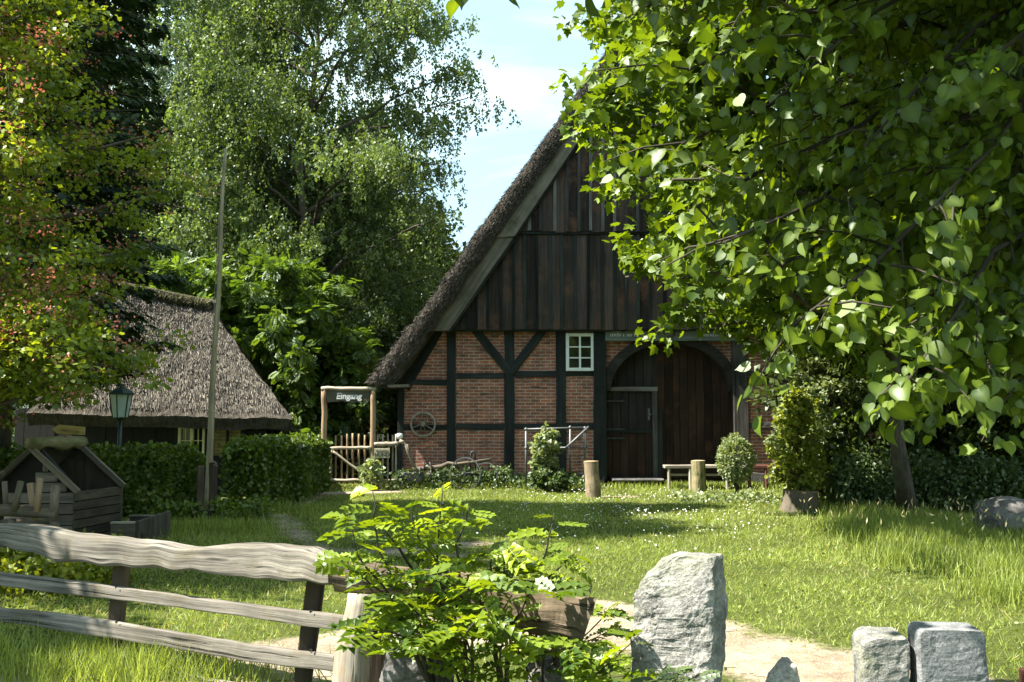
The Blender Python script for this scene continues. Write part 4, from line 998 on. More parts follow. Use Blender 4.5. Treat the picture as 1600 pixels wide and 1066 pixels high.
# ------------------------------------------------------------------ rail fence in front
def Yfence(px): return 7.35 - (px) * (7.35 - 5.45) / 540.0
def FN(px, py, dy=0): return at(px, py, Yfence(px) + dy)
fn = thing('rail_fence', 'weathered silver-grey rail fence with a thick twisted hewn top rail on dark posts', 'fence', (FN(270, 1040).x, Yfence(270), 0))
def railmesh(nm, top, bot, thick, mat, dy=0, n=110, rough=.012):
    def ip(pl, x):
        for (a, b_), (c, d) in zip(pl[:-1], pl[1:]):
            if a <= x <= c: k = (x - a) / (c - a); k = k if thick < .1 else k * k * (3 - 2 * k) * .5 + k * .5; return b_ + (d - b_) * k
        return pl[-1][1] if x > pl[-1][0] else pl[0][1]
    x0, x1 = top[0][0], top[-1][0]; m = 14
    vs, gs = [], []
    for i in range(n + 1):
        x_ = x0 + (x1 - x0) * i / n; a = FN(x_, ip(top, x_), dy); c = FN(x_, ip(bot, x_), dy); cen = (a + c) / 2; hh = (a.z - c.z) / 2
        dirx = Vector((FN(x_ + 1, 900).x - FN(x_, 900).x, FN(x_ + 1, 900).y - FN(x_, 900).y, 0)).normalized(); nrm = Vector((-dirx.y, dirx.x, 0))
        for j in range(m):
            th = 2 * math.pi * j / m; cx_, sx_ = math.cos(th), math.sin(th); e = .35
            kx = math.copysign(abs(cx_) ** e, cx_); kz = math.copysign(abs(sx_) ** e, sx_)
            p = cen + nrm * (kx * thick / 2) + Vector((0, 0, kz * hh))
            tw = mnoise.noise(Vector((x_ * .012, j * .15, 2))) * thick * .12
            p += nrm * tw + mnoise.noise_vector(p * 5) * rough + mnoise.noise_vector(Vector((p.x * 3, p.y * 3, p.z * 26))) * rough * .15
            vs.append(p); gs.append((x_ * .0038, kx * thick / 2, kz * hh))
    fs = [tuple(reversed(range(m))), tuple(n * m + j for j in range(m))]
    for i in range(n):
        for j in range(m): fs.append((i * m + j, i * m + (j + 1) % m, (i + 1) * m + (j + 1) % m, (i + 1) * m + j))
    b = MB(); b.add(vs, fs, gs, .5); return b.build(nm, mat, fn, smooth=False)
railmesh('top_rail', [(-120, 822), (0, 818), (60, 820), (115, 834), (160, 838), (250, 847), (310, 855), (350, 852), (430, 849), (480, 857), (528, 872)],
         [(-120, 850), (0, 852), (60, 862), (100, 877), (200, 884), (300, 890), (400, 900), (480, 908), (528, 912)], .16, M_fence, -.1, 130, .016)
railmesh('rail', [(-120, 882), (0, 894), (120, 907), (250, 925), (400, 945), (540, 962)], [(-120, 902), (0, 915), (135, 931), (270, 947), (400, 966), (540, 986)], .04, M_fence, -.09, 60, .005)
railmesh('rail', [(-120, 936), (0, 949), (120, 961), (250, 983), (400, 1008), (525, 1023)], [(-120, 955), (0, 970), (130, 990), (260, 1010), (400, 1035), (525, 1049)], .04, M_fence, -.09, 60, .005)
railmesh('rail', [(-120, 985), (70, 1018), (200, 1036), (340, 1062), (440, 1080)], [(-120, 998), (70, 1031), (200, 1050), (340, 1078), (440, 1098)], .04, M_fence, -.09, 60, .005)
for x0, y0, x1, y1 in ((192, 868, 174, 1045), (497, 890, 466, 1100), (-100, 850, -118, 1010)):
    b = MB(); p = FN(x1, y1, .03); p.z = -.05 if p.z > -.05 else p.z; b.beam(p, FN(x0, y0, .03), .1, .075, (0, -1, 0), 6, .012); b.build('fence_post', M_fencepost, fn, bevel=.01)
for px_, pys in ((184, (918, 972)), (488, (956, 1017))):
    for py_ in pys:
        for k_ in (-3, 4):
            c_ = FN(px_ + k_, py_ + (5 if k_ > 0 else 0), -.118); b = MB(); b.tube([c_, c_ + Vector((0, .02, 0))], .007, 6); b.build('nail', M_iron, fn)
# log post and hewn trough log at the fence end
lp = thing('log_post', 'pale stripped log post leaning under the end of the hewn log', 'post', (at(548, 1066, 5.15).x, 5.15, 0))
b = MB(); p0, p1 = at(541, 1110, 5.1), at(566, 928, 5.2); b.tube([p0.lerp(p1, i / 9) + Vector((math.sin(i) * .006, 0, 0)) for i in range(10)], [.105, .102, .1, .098, .094, .09, .087, .082, .078, .076], 16, .12); b.build('post', M_log, lp, smooth=True)
hl = thing('hewn_trough', 'thick hollowed hewn log lying on the log post among the leaves', 'trough', (at(730, 960, 5.0).x, 5.0, 0))
b = MB(); n = 60; m = 22; vs, gs = [], []
for i in range(n + 1):
    k = i / n; px_ = 522 + (930 - 522) * k; Y_ = 5.3 - .75 * k
    yt = 884 + 48 * k; yb_ = 928 + 84 * k ** 1.2
    a, c = at(px_ + (0), yt, Y_), at(px_ - 24 * k * 1, yb_, Y_); hh = a.z - c.z; rr_ = hh * .62 + .05
    for j in range(m):   # U-shaped half log: outside down and round, inside hollow
        if j < 12: th = math.pi * j / 11; y_ = -math.cos(th) * rr_; z_ = -math.sin(th) ** .8 * hh; xo = c.x + (a.x - c.x) * (1 + z_ / hh)
        else: th = math.pi * (1 - (j - 12) / 9); y_ = -math.cos(th) * rr_ * .74; z_ = -math.sin(th) ** .8 * hh * .72; xo = c.x + (a.x - c.x) * (1 + z_ / hh)
        p = Vector((xo, Y_ + y_ + .1, a.z + z_)); p += mnoise.noise_vector(p * 4) * .018 + mnoise.noise_vector(Vector((p.x * 5, p.y * 16, p.z * 16))) * .012
        vs.append(p); gs.append((k * 1.4, y_, z_))
fs = [tuple(range(m)), tuple(n * m + j for j in reversed(range(m)))]
for i in range(n):
    for j in range(m): fs.append((i * m + j, (i + 1) * m + j, (i + 1) * m + (j + 1) % m, i * m + (j + 1) % m))
b.add(vs, fs, gs, .5); b.build('hollow_log', M_hewn, hl)
b = MB(); b.beam((at(588, 1000, 5.35).x, 5.38, 0), at(596, 930, 5.38), .11, .12, (0, 1, 0), 5, .01); b.build('support_post', M_fencepost, hl, bevel=.01); b = MB(); b.beam((at(892, 1000, 4.85).x, 4.85, 0), at(880, 1000, 4.85), .12, .12, (0, 1, 0), 5, .01); b.build('support_post', M_fencepost, hl, bevel=.01)

# ------------------------------------------------------------------ stones
def stone(name, label, cat, outline, Y, thick, mat, amp, nz=46, nring=52, sq_=.28, taper=.0, yaw=0.0, fr=4.0):
    """standing stone: outline = rows (y, x left, x right) in the picture plan at distance Y"""
    rows = [(at(xl_, py, Y), at(xr_, py, Y)) for py, xl_, xr_ in outline]
    rows = [(a.z, a.x, c.x) for a, c in rows]
    rows.sort(); z0, z1 = -.1, rows[-1][0]
    def rowat(z):
        if z <= rows[0][0]: return rows[0][1:]
        for (za, la, ra), (zb_, lb, rb_) in zip(rows[:-1], rows[1:]):
            if z <= zb_: k = (z - za) / max(1e-6, zb_ - za); return la + (lb - la) * k, ra + (rb_ - ra) * k
        return rows[-1][1:]
    vs = []; sd = Vector((random.random() * 30, 3, 7))
    hm = sum(r_ - l for _, l, r_ in rows) / len(rows) / 2; dense = []
    for q in range(2000):
        a_ = 2 * math.pi * q / 2000; dense.append((math.copysign(abs(math.cos(a_)) ** sq_, math.cos(a_)), math.copysign(abs(math.sin(a_)) ** sq_, math.sin(a_))))
    acc = [0.0]
    for q in range(2000):
        p_, n_ = dense[q], dense[(q + 1) % 2000]; acc.append(acc[-1] + math.hypot((n_[0] - p_[0]) * hm, (n_[1] - p_[1]) * thick / 2))
    ringpts, q = [], 0
    for j in range(nring):   # evenly spaced round the block
        while acc[q + 1] < acc[-1] * j / nring: q += 1
        ringpts.append(dense[q])
    for i in range(nz + 6):
        k = min(1, i / nz); z = z0 + (z1 - z0) * k; l, r_ = rowat(z); sh = 1.0
        if i > nz: sh = 1 - (i - nz) / 5.5
        cx_ = (l + r_) / 2; hw_ = ((r_ - l) / 2 - thick / 2 * math.sin(yaw)) / math.cos(yaw) * sh; ht = thick / 2 * (1 - taper * k) * sh
        for j in range(nring):
            x_ = cx_ + ringpts[j][0] * hw_; y_ = Y + thick / 2 + ringpts[j][1] * ht
            rx_, ry_ = x_ - cx_, y_ - Y - thick / 2
            x_, y_ = cx_ + rx_ * math.cos(yaw) + ry_ * math.sin(yaw), Y + thick / 2 - rx_ * math.sin(yaw) + ry_ * math.cos(yaw)
            p = Vector((x_, y_, z)); q = p * fr + sd
            d = mnoise.noise_vector(q) * amp + mnoise.noise_vector(q * 2.3) * amp * .55 + mnoise.noise_vector(q * 5.1) * amp * .4 + mnoise.noise_vector(q * 11) * amp * .22
            if i >= nz: d.z *= .6
            vs.append(p + d)
    N = nz + 6; fs = [(i * nring + j, i * nring + (j + 1) % nring, (i + 1) * nring + (j + 1) % nring, (i + 1) * nring + j) for i in range(N - 1) for j in range(nring)]
    fs.append(tuple((N - 1) * nring + j for j in range(nring)))
    b = MB(); b.add(vs, fs); cx_ = sum(r[1] + r[2] for r in rows) / len(rows) / 2
    o = b.build(name, mat, None, (cx_, Y + thick / 2, 0)); return tag(o, label, cat)
so = stone('standing_stone', 'tall rough pale granite standing stone with a pointed sloping top', 'stone', [(1180, 980, 1138), (1066, 986, 1138), (1000, 989, 1141), (950, 992, 1143), (915, 1006, 1143), (892, 1024, 1141), (880, 1034, 1141), (872, 1050, 1139)], 4.75, .21, M_granite, .019, 90, 130, .2, yaw=R(30), fr=6.0)
stone('granite_post', 'short speckled granite kerb post with a chipped pale corner', 'stone', [(1150, 1350, 1437), (1066, 1350, 1437), (1010, 1349, 1436), (1006, 1352, 1434), (998, 1364, 1428)], 4.7, .26, M_granite3, .010, 50, 70, .2, yaw=R(9), fr=7.0)
stone('granite_post', 'smooth dressed grey granite kerb post with square shoulders', 'stone', [(1150, 1442, 1554), (1066, 1441, 1552), (1000, 1438, 1547), (992, 1439, 1546), (986, 1444, 1541)], 4.62, .2, M_granite2, .006, 50, 70, .12, yaw=R(7), fr=7.0)
stone('field_stone', 'small pale wedge stone on the sandy path near the granite posts', 'stone', [(1110, 1195, 1262), (1066, 1212, 1254), (1050, 1228, 1250), (1043, 1236, 1248)], 4.8, .2, M_dirtstone, .012, 24, 30, .4)
stone('field_stone', 'broad pale mossy stone block under the leafy bush by the log post', 'stone', [(1140, 585, 705), (1066, 590, 702), (1030, 596, 698), (1012, 604, 690), (1004, 612, 680)], 4.85, .34, M_boulder, .016, 30, 40, .3)
stone('field_stone', 'low flat grey stone at the foot of the leafy bush', 'stone', [(1130, 815, 935), (1066, 822, 930), (1054, 830, 922), (1047, 842, 910)], 4.7, .3, M_boulder, .014, 24, 40, .3)
g = gnd(1580, 846); b = MB(); b.ball((g.x + .3, g.y + .5, .18), .5, 40, 28, (1.05, .9, .72), .22, 1.6); tag(b.build('boulder', M_boulder, None, (g.x, g.y + .5, 0), smooth=True), 'large rounded grey boulder in the shaded tall grass', 'boulder')
b = MB(); c = at(1604, 1045, 4.6); b.beam((c.x, c.y, 0), c, .05, .06, (0, 1, 0), 4, .004); tag(b.build('wooden_stake', M_redbench, None, (c.x, c.y, 0), bevel=.006), 'reddish wooden stake beside the dressed granite post', 'stake')
# ------------------------------------------------------------------ foliage materials
L_birch = leafmat('birch_leaves', (.055, .09, .025), (.235, .315, .09), .42, (1.3, 1.3, .5), 0.028, .45)
L_birch2 = leafmat('grey_green_leaves', (.05, .08, .04), (.18, .25, .125), .38, (1.2, 1.3, .7), 0.032, .45)
L_spruce = leafmat('spruce_needles', (.012, .026, .012), (.075, .11, .04), .2, (1.1, 1.2, .6), 0.020, .45)
L_haw = leafmat('hawthorn_leaves', (.07, .115, .014), (.36, .45, .045), .5, (1.4, 1.25, .4), 0.024, .45)
L_blossom = leafmat('hawthorn_blossom', (.5, .15, .1), (.8, .38, .28), .3, (1.1, .9, .8), 0.008, .45)
L_ash = leafmat('ash_leaves', (.045, .09, .016), (.2, .3, .045), .45, (1.3, 1.3, .4), 0.028, .45)
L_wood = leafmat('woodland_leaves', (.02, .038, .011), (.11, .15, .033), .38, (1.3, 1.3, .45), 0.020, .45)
L_maple = leafmat('maple_leaves', (.05, .1, .011), (.24, .34, .024), .48, (1.35, 1.25, .3), 0.028, .45)
L_linden = leafmat('linden_leaves', (.045, .085, .011), (.2, .28, .022), .45, (1.5, 1.4, .28), 0.025, .45)
L_shrub = leafmat('shrub_leaves', (.04, .075, .025), (.16, .22, .07), .35, (1.3, 1.3, .5), 0.032, .45)
L_yshrub = leafmat('yellow_green_leaves', (.09, .13, .015), (.36, .41, .05), .45, (1.3, 1.2, .4), 0.024, .45)
L_pale = leafmat('pale_green_leaves', (.11, .165, .055), (.42, .48, .24), .4, (1.2, 1.2, .5), 0.040, .45)
L_hedge = leafmat('hedge_leaves', (.03, .06, .012), (.23, .32, .035), .38, (1.3, 1.3, .4), 0.028, .45)
L_rose = leafmat('bush_leaves', (.06, .12, .012), (.32, .43, .028), .48, (1.4, 1.25, .3), 0.032, .45)
M_twig = wood('twig_bark', (.03, .025, .018), (.08, .068, .05), (3, 12, 12), .9, .5, .3)
M_trunk = wood('grey_brown_bark', (.05, .042, .034), (.15, .125, .1), (3, 12, 12), .95, .8, .3, (.09, .1, .06), 1.5)
M_birchbark = wood('birch_bark', (.12, .11, .1), (.5, .48, .44), (7, 3, 3), .8, .4, .2, (.03, .028, .025), 2.4)
M_redbark = wood('brown_tree_bark', (.07, .045, .03), (.17, .115, .08), (3, 12, 12), .9, .7, .3)

def limb_pts(a, c, sag=0.0, n=5, wob=.06, rng=random):
    a = Vector(a); c = Vector(c); L = (c - a).length
    return [a.lerp(c, i / n) + Vector((rng.uniform(-1, 1), rng.uniform(-1, 1), rng.uniform(-1, 1))) * L * wob * math.sin(math.pi * i / n) + Vector((0, 0, sag * L * math.sin(math.pi * i / n))) for i in range(n + 1)]

def skeleton(mb, base, H, tr, h0, env, nl, ns, rnd, lean=(0, 0), rise=.35, subr=.28, sag=.05, trunkn=10, taper=.85, tw=.012, lim=None):
    """trunk with limbs and side branches; returns the clump centres"""
    base = Vector(base); tp = base + Vector((lean[0], lean[1], H * .97)); cl = []
    tpts = [base.lerp(tp, i / 10) + Vector((rnd.uniform(-1, 1), rnd.uniform(-1, 1), 0)) * H * .012 * (i > 0) for i in range(11)]
    mb.tube(tpts, [tr * (1 - taper * (i / 10) ** .8) * (1.25 if i == 0 else 1) for i in range(11)], trunkn, .15)
    def tk(h):
        k = max(0, min(.999, h / (H * .97))) * 10; i = int(k); return tpts[i].lerp(tpts[i + 1], k - i)
    for i in range(nl):
        t = (i + rnd.uniform(.1, .9)) / nl; h = h0 + (H * .96 - h0) * t; az = i * 2.39996 + rnd.uniform(-.5, .5)
        Rr = env(t, az) * rnd.uniform(.72, 1.08)
        if Rr < .15: continue
        while lim and Rr > .4 and not lim(tk(h) + Vector((math.cos(az), math.sin(az), rise * (.2 + .6 * t))) * (Rr * 1.12)): Rr *= .9
        s = tk(h - min(h * .3, Rr * rise * .9)); d = Vector((math.cos(az), math.sin(az), 0))
        c = tk(h) + d * Rr + Vector((0, 0, Rr * rise * (.2 + .6 * t)))
        pts = limb_pts(s, c, sag, 5, .05, rnd); r0 = tr * .42 * (1 - .75 * t) + tw
        mb.tube(pts, [r0 * (1 - .8 * k / 5) + tw * .4 for k in range(6)], 6, .1)
        for j in range(ns):
            k = .28 + .72 * (j + rnd.uniform(0, 1)) / ns; q = pts[min(4, int(k * 5))].lerp(pts[min(4, int(k * 5)) + 1], k * 5 - min(4, int(k * 5)))
            sd = Vector((rnd.gauss(0, 1), rnd.gauss(0, 1), rnd.gauss(.25, .7))).normalized()
            e = q + (sd * .9 + d * .45).normalized() * Rr * subr * rnd.uniform(.5, 1.25) * (1.25 - .4 * k)
            if lim and not lim(e): continue
            mb.tube([q, q.lerp(e, .5) + Vector((0, 0, .03 * Rr)), e], [tw, tw * .7, tw * .35], 4, 0, False)
            cl.append((e, d)); cl.append((q.lerp(e, .55), d))
    cl.append((tp, Vector((0, 0, 1))))
    return cl

def clumpleaves(name, cl, r, per, tm, size, mat, parent, rng, flat=.65, upN=.8, outT=.6, droop=.25, tvar=.22, tbase=.5, W=1.0, strings=0, slen=(.5, 1.4), szvar=.35, seed=0):
    C_ = np.array([tuple(c) for c, _ in cl]); D_ = np.array([tuple(d) for _, d in cl]); m = len(C_)
    ct = np.clip(tbase + rng.normal(0, tvar, m), 0.02, .98)
    if strings:   # drooping strings of leaves
        ns = strings * m; ci = np.repeat(np.arange(m), strings); st = C_[ci] + rng.normal(0, 1, (ns, 3)) * r * np.array([1, 1, flat])
        ln = rng.uniform(*slen, ns); sw = rng.normal(0, .18, (ns, 2)) + D_[ci][:, :2] * .25
        si = np.repeat(np.arange(ns), per); k = rng.uniform(0, 1, len(si)); L = ln[si] * k
        P = st[si] + np.stack([sw[si, 0] * L, sw[si, 1] * L, -L], -1) + rng.normal(0, .05, (len(si), 3)); ci2 = ci[si]
        T = np.stack([rng.normal(0, .6, len(si)), rng.normal(0, .6, len(si)), np.full(len(si), -.7)], -1)
    else:
        ci2 = np.repeat(np.arange(m), per); n = len(ci2); v = rng.normal(0, 1, (n, 3)); v = norm(v) * (rng.uniform(0, 1, (n, 1)) ** .45)
        P = C_[ci2] + v * r * (.75 + .5 * rng.uniform(0, 1, (m, 1))[ci2]) * np.array([1, 1, flat])
        T = norm(v + 1e-6) * outT + rng.normal(0, .5, (n, 3)) + D_[ci2] * .3; T[:, 2] -= droop
    n = len(P); N = rng.normal(0, .6, (n, 3)); N[:, 2] += upN
    return leaves(name, tm, P, T, N, size * (1 + szvar * rng.uniform(-1, 1, n)), np.clip(ct[ci2] + rng.normal(0, .13, n), 0, 1), mat, parent, W=W)

def broadleaf(name, label, base, H, tr, h0, env, nl, ns, r, per, tm, size, mat, bark, seed, group=None, cat='tree', lean=(0, 0), skel={}, cut=None, **kw):
    rnd = random.Random(seed); rng = np.random.default_rng(seed)
    o = thing(name, label, cat, base, group)
    mb = MB(); cl = skeleton(mb, base, H, tr, h0, env, nl, ns, rnd, lean, lim=cut, **skel)
    mb.build('trunk', bark, o, smooth=True)
    clumpleaves('crown', cl, r, per, tm, size, mat, o, rng, **kw)
    return o, cl

# ------------------------------------------------------------------ birches
def benv(w, pw=.6, pk=.35):
    return lambda t, az: w * (min(1, t / pk + .45) if t < pk else max(.05, 1 - ((t - pk) / (1 - pk)) ** 1.7) ** pw)
p = at(452, 640, 31); o, _ = broadleaf('birch_tree', 'tall broad birch with hanging yellow-green foliage beside the farmhouse roof', (p.x, 31, 0), 20.5, .2, 3.2, lambda t, az: benv(5.0, .5, .5)(t, az) * (1.06 if math.cos(az) > 0 else .95),
    54, 9, .46, 20, T_OVAL, .1, L_birch, M_trunk, 21, cat='tree', lean=(.9, 0), strings=12, slen=(.12, .8), tvar=.26, tbase=.45, upN=.6, W=1.15, flat=.5)
p = at(352, 640, 35); broadleaf('birch_tree', 'slender pale-barked birch with grey-green foliage behind the flagpole', (p.x, 35, 0), 20.5, .19, 4, benv(3.4), 48, 8, .5, 20, T_OVAL, .11, L_birch2, M_birchbark, 22, lean=(.3, 0), strings=11, slen=(.12, .75), tvar=.24, tbase=.5, upN=.6, W=1.15, flat=.5)
p = at(255, 640, 41); broadleaf('birch_tree', 'tall grey-green birch far back between the spruce and the flagpole', (p.x, 41, 0), 24, .22, 5, benv(4.0), 44, 7, .6, 15, T_OVAL, .13, L_birch2, M_birchbark, 24, strings=9, slen=(.3, 1.2), tvar=.2, tbase=.4, upN=.6, W=1.2, flat=.5)
p = at(560, 640, 37); broadleaf('birch_tree', 'second birch behind the broad one, its dark foliage meeting the farmhouse roof', (p.x, 37, 0), 14.5, .17, 2.5, benv(3.6), 36, 7, .55, 12, T_OVAL, .12, L_birch, M_trunk, 23, strings=9, slen=(.4, 1.3), tvar=.18, tbase=.35, upN=.4, W=1.15)

# ------------------------------------------------------------------ spruces
def spruce(label, base, H, rad, nwh, seed, group=None, per=46, h0=1.4, size=.34):
    rnd = random.Random(seed); rng = np.random.default_rng(seed); base = Vector(base)
    o = thing('spruce_tree', label, 'tree', base, group); mb = MB()
    mb.tube([base, base + Vector((.05, 0, H * .5)), base + Vector((0, 0, H))], [H * .013, H * .009, .02], 9, .1)
    P, T, N, TI = [], [], [], []
    for i in range(nwh):
        t = i / nwh; h = h0 + (H - h0) * t; nb = 6 if t < .8 else 4
        for j in range(nb):
            az = j * 2 * math.pi / nb + i * .9 + rnd.uniform(-.3, .3); L = rad * (1 - t) ** .8 * rnd.uniform(.7, 1.15) + .25
            d = Vector((math.cos(az), math.sin(az), 0)); s = base + Vector((0, 0, h))
            def bp(k): return s + d * (L * k) + Vector((0, 0, L * (.12 * k - .55 * k * k + .28 * k ** 4)))
            mb.tube([bp(0), bp(.35), bp(.7), bp(1)], [.04 * (1 - t) + .012, .025, .014, .006], 5, 0, False)
            n = int(per * L / rad * 1.4) + 10; side = Vector((-d.y, d.x, 0)); bt = rnd.gauss(.45, .2)
            for _ in range(n):
                k = rnd.uniform(.12, 1.02); q = bp(k); ss = rnd.choice((-1, 1)); w = L * .34 * (1 - k * .75) * rnd.uniform(0, 1)
                q = q + side * (ss * w) + d * (w * .5) + Vector((0, 0, -w * .35 - rnd.uniform(0, .1)))
                P.append(q); T.append(d * .7 + side * ss * .8 + Vector((0, 0, rnd.uniform(-1.1, -.25)))); N.append(Vector((rnd.gauss(0, .3), rnd.gauss(0, .3), 1)))
                TI.append(min(1, max(0, bt + rnd.gauss(0, .15))))
    mb.build('trunk', M_trunk, o, smooth=True)
    n = len(P); leaves('crown', T_SPRAY, np.array(P), np.array(T), np.array(N), size * rng.uniform(.6, 1.25, n), np.array(TI), L_spruce, o, W=.75)
    return o
spruce('tall dark spruce rising behind the pink hawthorn and over the cottage roof', (-8.5, 15.9, 0), 17.5, 3.0, 40, 31, per=150, h0=2.9, size=.2)
spruce('dark spruce further back between the hawthorn and the slender birch', (-13.6, 31, 0), 23, 3.6, 36, 32, per=80, size=.3)
spruce('dark spruce nearest the left border, close behind the hawthorn', (-10.4, 14.6, 0), 17.5, 2.9, 34, 33, per=100, size=.24, h0=3.4)

# ------------------------------------------------------------------ hawthorn
rnd = random.Random(41); rng = np.random.default_rng(41); hb = Vector((-6.65, 10.4, 0))
ho = thing('hawthorn_tree', 'pink-blossomed hawthorn with layered yellow-green foliage at the left', 'tree', hb); mb = MB()
cl = skeleton(mb, hb, 7.6, .15, 1.2, lambda t, az: 2.3 * (.75 + .5 * math.sin(min(1, t * 1.05) * math.pi)) * (1 - .45 * t * t), 62, 9, rnd, (.3, 0), rise=.3, subr=.3, tw=.008, lim=lambda c: c[2] > 1.75 + .12 * max(0, 10.4 - c[1]))
mb.build('trunk', M_trunk, ho, smooth=True); cl = [c for c in cl if c[0].z > 1.8 + .12 * max(0, 10.4 - c[0].y)]
mb = MB()
for i in range(16):   # low boughs in front of the cottage
    e0 = at(rnd.uniform(-40, 150), rnd.uniform(440, 590), rnd.uniform(8.8, 10.0)); s0 = hb + Vector((.05, 0, rnd.uniform(1.6, 3.0))); pts = limb_pts(s0, e0, .05, 5, .05, rnd); mb.tube(pts, [.03, .024, .018, .013, .009, .005], 5, .1)
    for j in range(9):
        q = pts[3].lerp(pts[5], rnd.random()) + Vector((rnd.gauss(0, .3), rnd.gauss(0, .3), rnd.gauss(0, .2))); cl.append((q, (e0 - s0).normalized()))
mb.build('boughs', M_trunk, ho, smooth=True)
clumpleaves('crown', cl, .25, 52, T_OVAL, .06, L_haw, ho, rng, flat=.45, upN=.9, tvar=.25, W=1.5)
C_ = np.array([tuple(c) for c, _ in cl]); sel = rng.uniform(0, 1, len(C_)) < .62; B_ = C_[sel]; m = len(B_); ci = np.repeat(np.arange(m), 34)
P = B_[ci] + np.repeat(rng.normal(0, .12, (m, 3)), 34, 0) + rng.normal(0, 1, (len(ci), 3)) * np.array([.1, .1, .045]) + np.array([[0, 0, .1]])
leaves('blossom', T_HEX, P, rdir(rng, len(P)), rng.normal(0, .5, (len(P), 3)) + np.array([[-.2, -.2, 1]]), rng.uniform(.015, .034, len(P)), np.clip(rng.uniform(0, 1, m)[ci] + rng.normal(0, .2, len(P)), 0, 1), L_blossom, ho)

# ------------------------------------------------------------------ ash thicket and woodland behind
def dome(w): return lambda t, az: w * math.sqrt(max(.04, 1 - (t * 1.02 - .25) ** 2 / .62))
for (px_, Y_, H, w, nl, sd, lb) in ((300, 25.8, 6.0, 1.9, 22, 51, 'young ash sapling with bright feathery leaves behind the cottage ridge'), (440, 26.2, 5.9, 2.2, 26, 52, 'bushy young ash with bright feathery leaves right of the cottage roof'),
                                (520, 26.5, 4.2, 1.7, 18, 53, 'low young ash in half shade left of the gateway')):
    p = at(px_, 640, Y_); broadleaf('ash_sapling', lb, (p.x, Y_, 0), H, .07, .6, dome(w), nl, 7, .4, 20, T_ASH, .25, L_ash, M_twig, sd, skel=dict(rise=.5), flat=.6, upN=1.2, tvar=.2, droop=.35, tbase=.55 if px_ < 500 else .35)
wp, _ = broadleaf('woodland_tree', 'dark leafy woodland tree seen through the gateway', (at(545, 640, 41).x, 41, 0), 12, .2, .8, lambda t, az: 3.6 * math.sqrt(max(.05, 1 - (t - .35) ** 2 / .5)), 40, 6, .75, 44, T_OVAL, .24, L_wood, M_trunk, 61, tvar=.25, W=1.3)
for (px_, Y_, rz, s, lb) in ((640, 44, 1.3, .95, 'woodland tree behind the left eave of the farmhouse'), (470, 46, 2.6, 1.15, 'woodland tree behind the broad birch trunk'), (390, 43, 4.0, 1.0, 'woodland tree behind the bushy ash'),
                         (290, 42, 5.0, 1.25, 'woodland tree above the cottage ridge'), (200, 46, .6, 1.4, 'tall woodland tree behind the spruces'), (90, 44, 3.3, 1.35, 'woodland tree at the far left behind the spruces'), (10, 36, 2.1, 1.2, 'woodland tree at the left border'),
                         (700, 52, 3.0, .9, 'small woodland tree peeping over the farmhouse eave')):
    c = copy_tree(wp, (at(px_, 640, Y_).x, Y_, 0), rz, s); c['label'] = lb
for t_ in [o for o in SC.objects if o.name.startswith('woodland_tree')]: t_['group'] = 'woodland trees behind the yard'
# understorey and far wood
rng = np.random.default_rng(66)
n = 60000; x = rng.uniform(-34, 2, n); y = 50 + rng.normal(0, 1.6, n); z = rng.uniform(0, 9.5, n) * (.55 + .5 * fbm(x, y * 0, .3, 71))
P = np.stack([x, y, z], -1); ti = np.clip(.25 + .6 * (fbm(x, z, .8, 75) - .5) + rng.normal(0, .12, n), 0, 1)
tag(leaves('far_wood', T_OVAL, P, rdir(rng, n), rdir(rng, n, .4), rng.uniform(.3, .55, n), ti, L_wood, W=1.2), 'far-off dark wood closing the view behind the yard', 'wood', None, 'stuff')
n = 26000; x = rng.uniform(8, 34, n); y = 41 + rng.normal(0, 1.6, n); z = rng.uniform(0, 7, n) * (.55 + .5 * fbm(x, y * 0, .3, 72))
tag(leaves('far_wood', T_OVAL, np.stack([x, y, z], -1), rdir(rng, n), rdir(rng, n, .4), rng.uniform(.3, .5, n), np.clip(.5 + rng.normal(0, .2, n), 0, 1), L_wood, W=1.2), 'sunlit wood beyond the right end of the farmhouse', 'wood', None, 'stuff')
n = 42000; x = np.concatenate([rng.uniform(-9, -3.2, n // 2), rng.uniform(-16, -9, n // 4), rng.uniform(-5, -2.4, n - n // 2 - n // 4)]); y = np.concatenate([rng.uniform(24.5, 33, n // 2), rng.uniform(23.5, 32, n // 4), rng.uniform(26, 36, n - n // 2 - n // 4)])
z = rng.uniform(0, 1, n) ** .8 * (.5 + 2.2 * fbm(x, y, .55, 81)); k = ~inhouse(x, y) | (y > 24.4) & (x < at(600, 700, 23.4).x)
P = np.stack([x, y, z], -1)[k]; n = len(P)
tag(leaves('undergrowth', T_OVAL, P, rdir(rng, n, .3), rdir(rng, n, .8), rng.uniform(.09, .19, n), np.clip(.3 + rng.normal(0, .22, n), 0, 1), L_wood, W=1.4), 'dark undergrowth behind the gateway and the cottage', 'undergrowth', None, 'stuff')

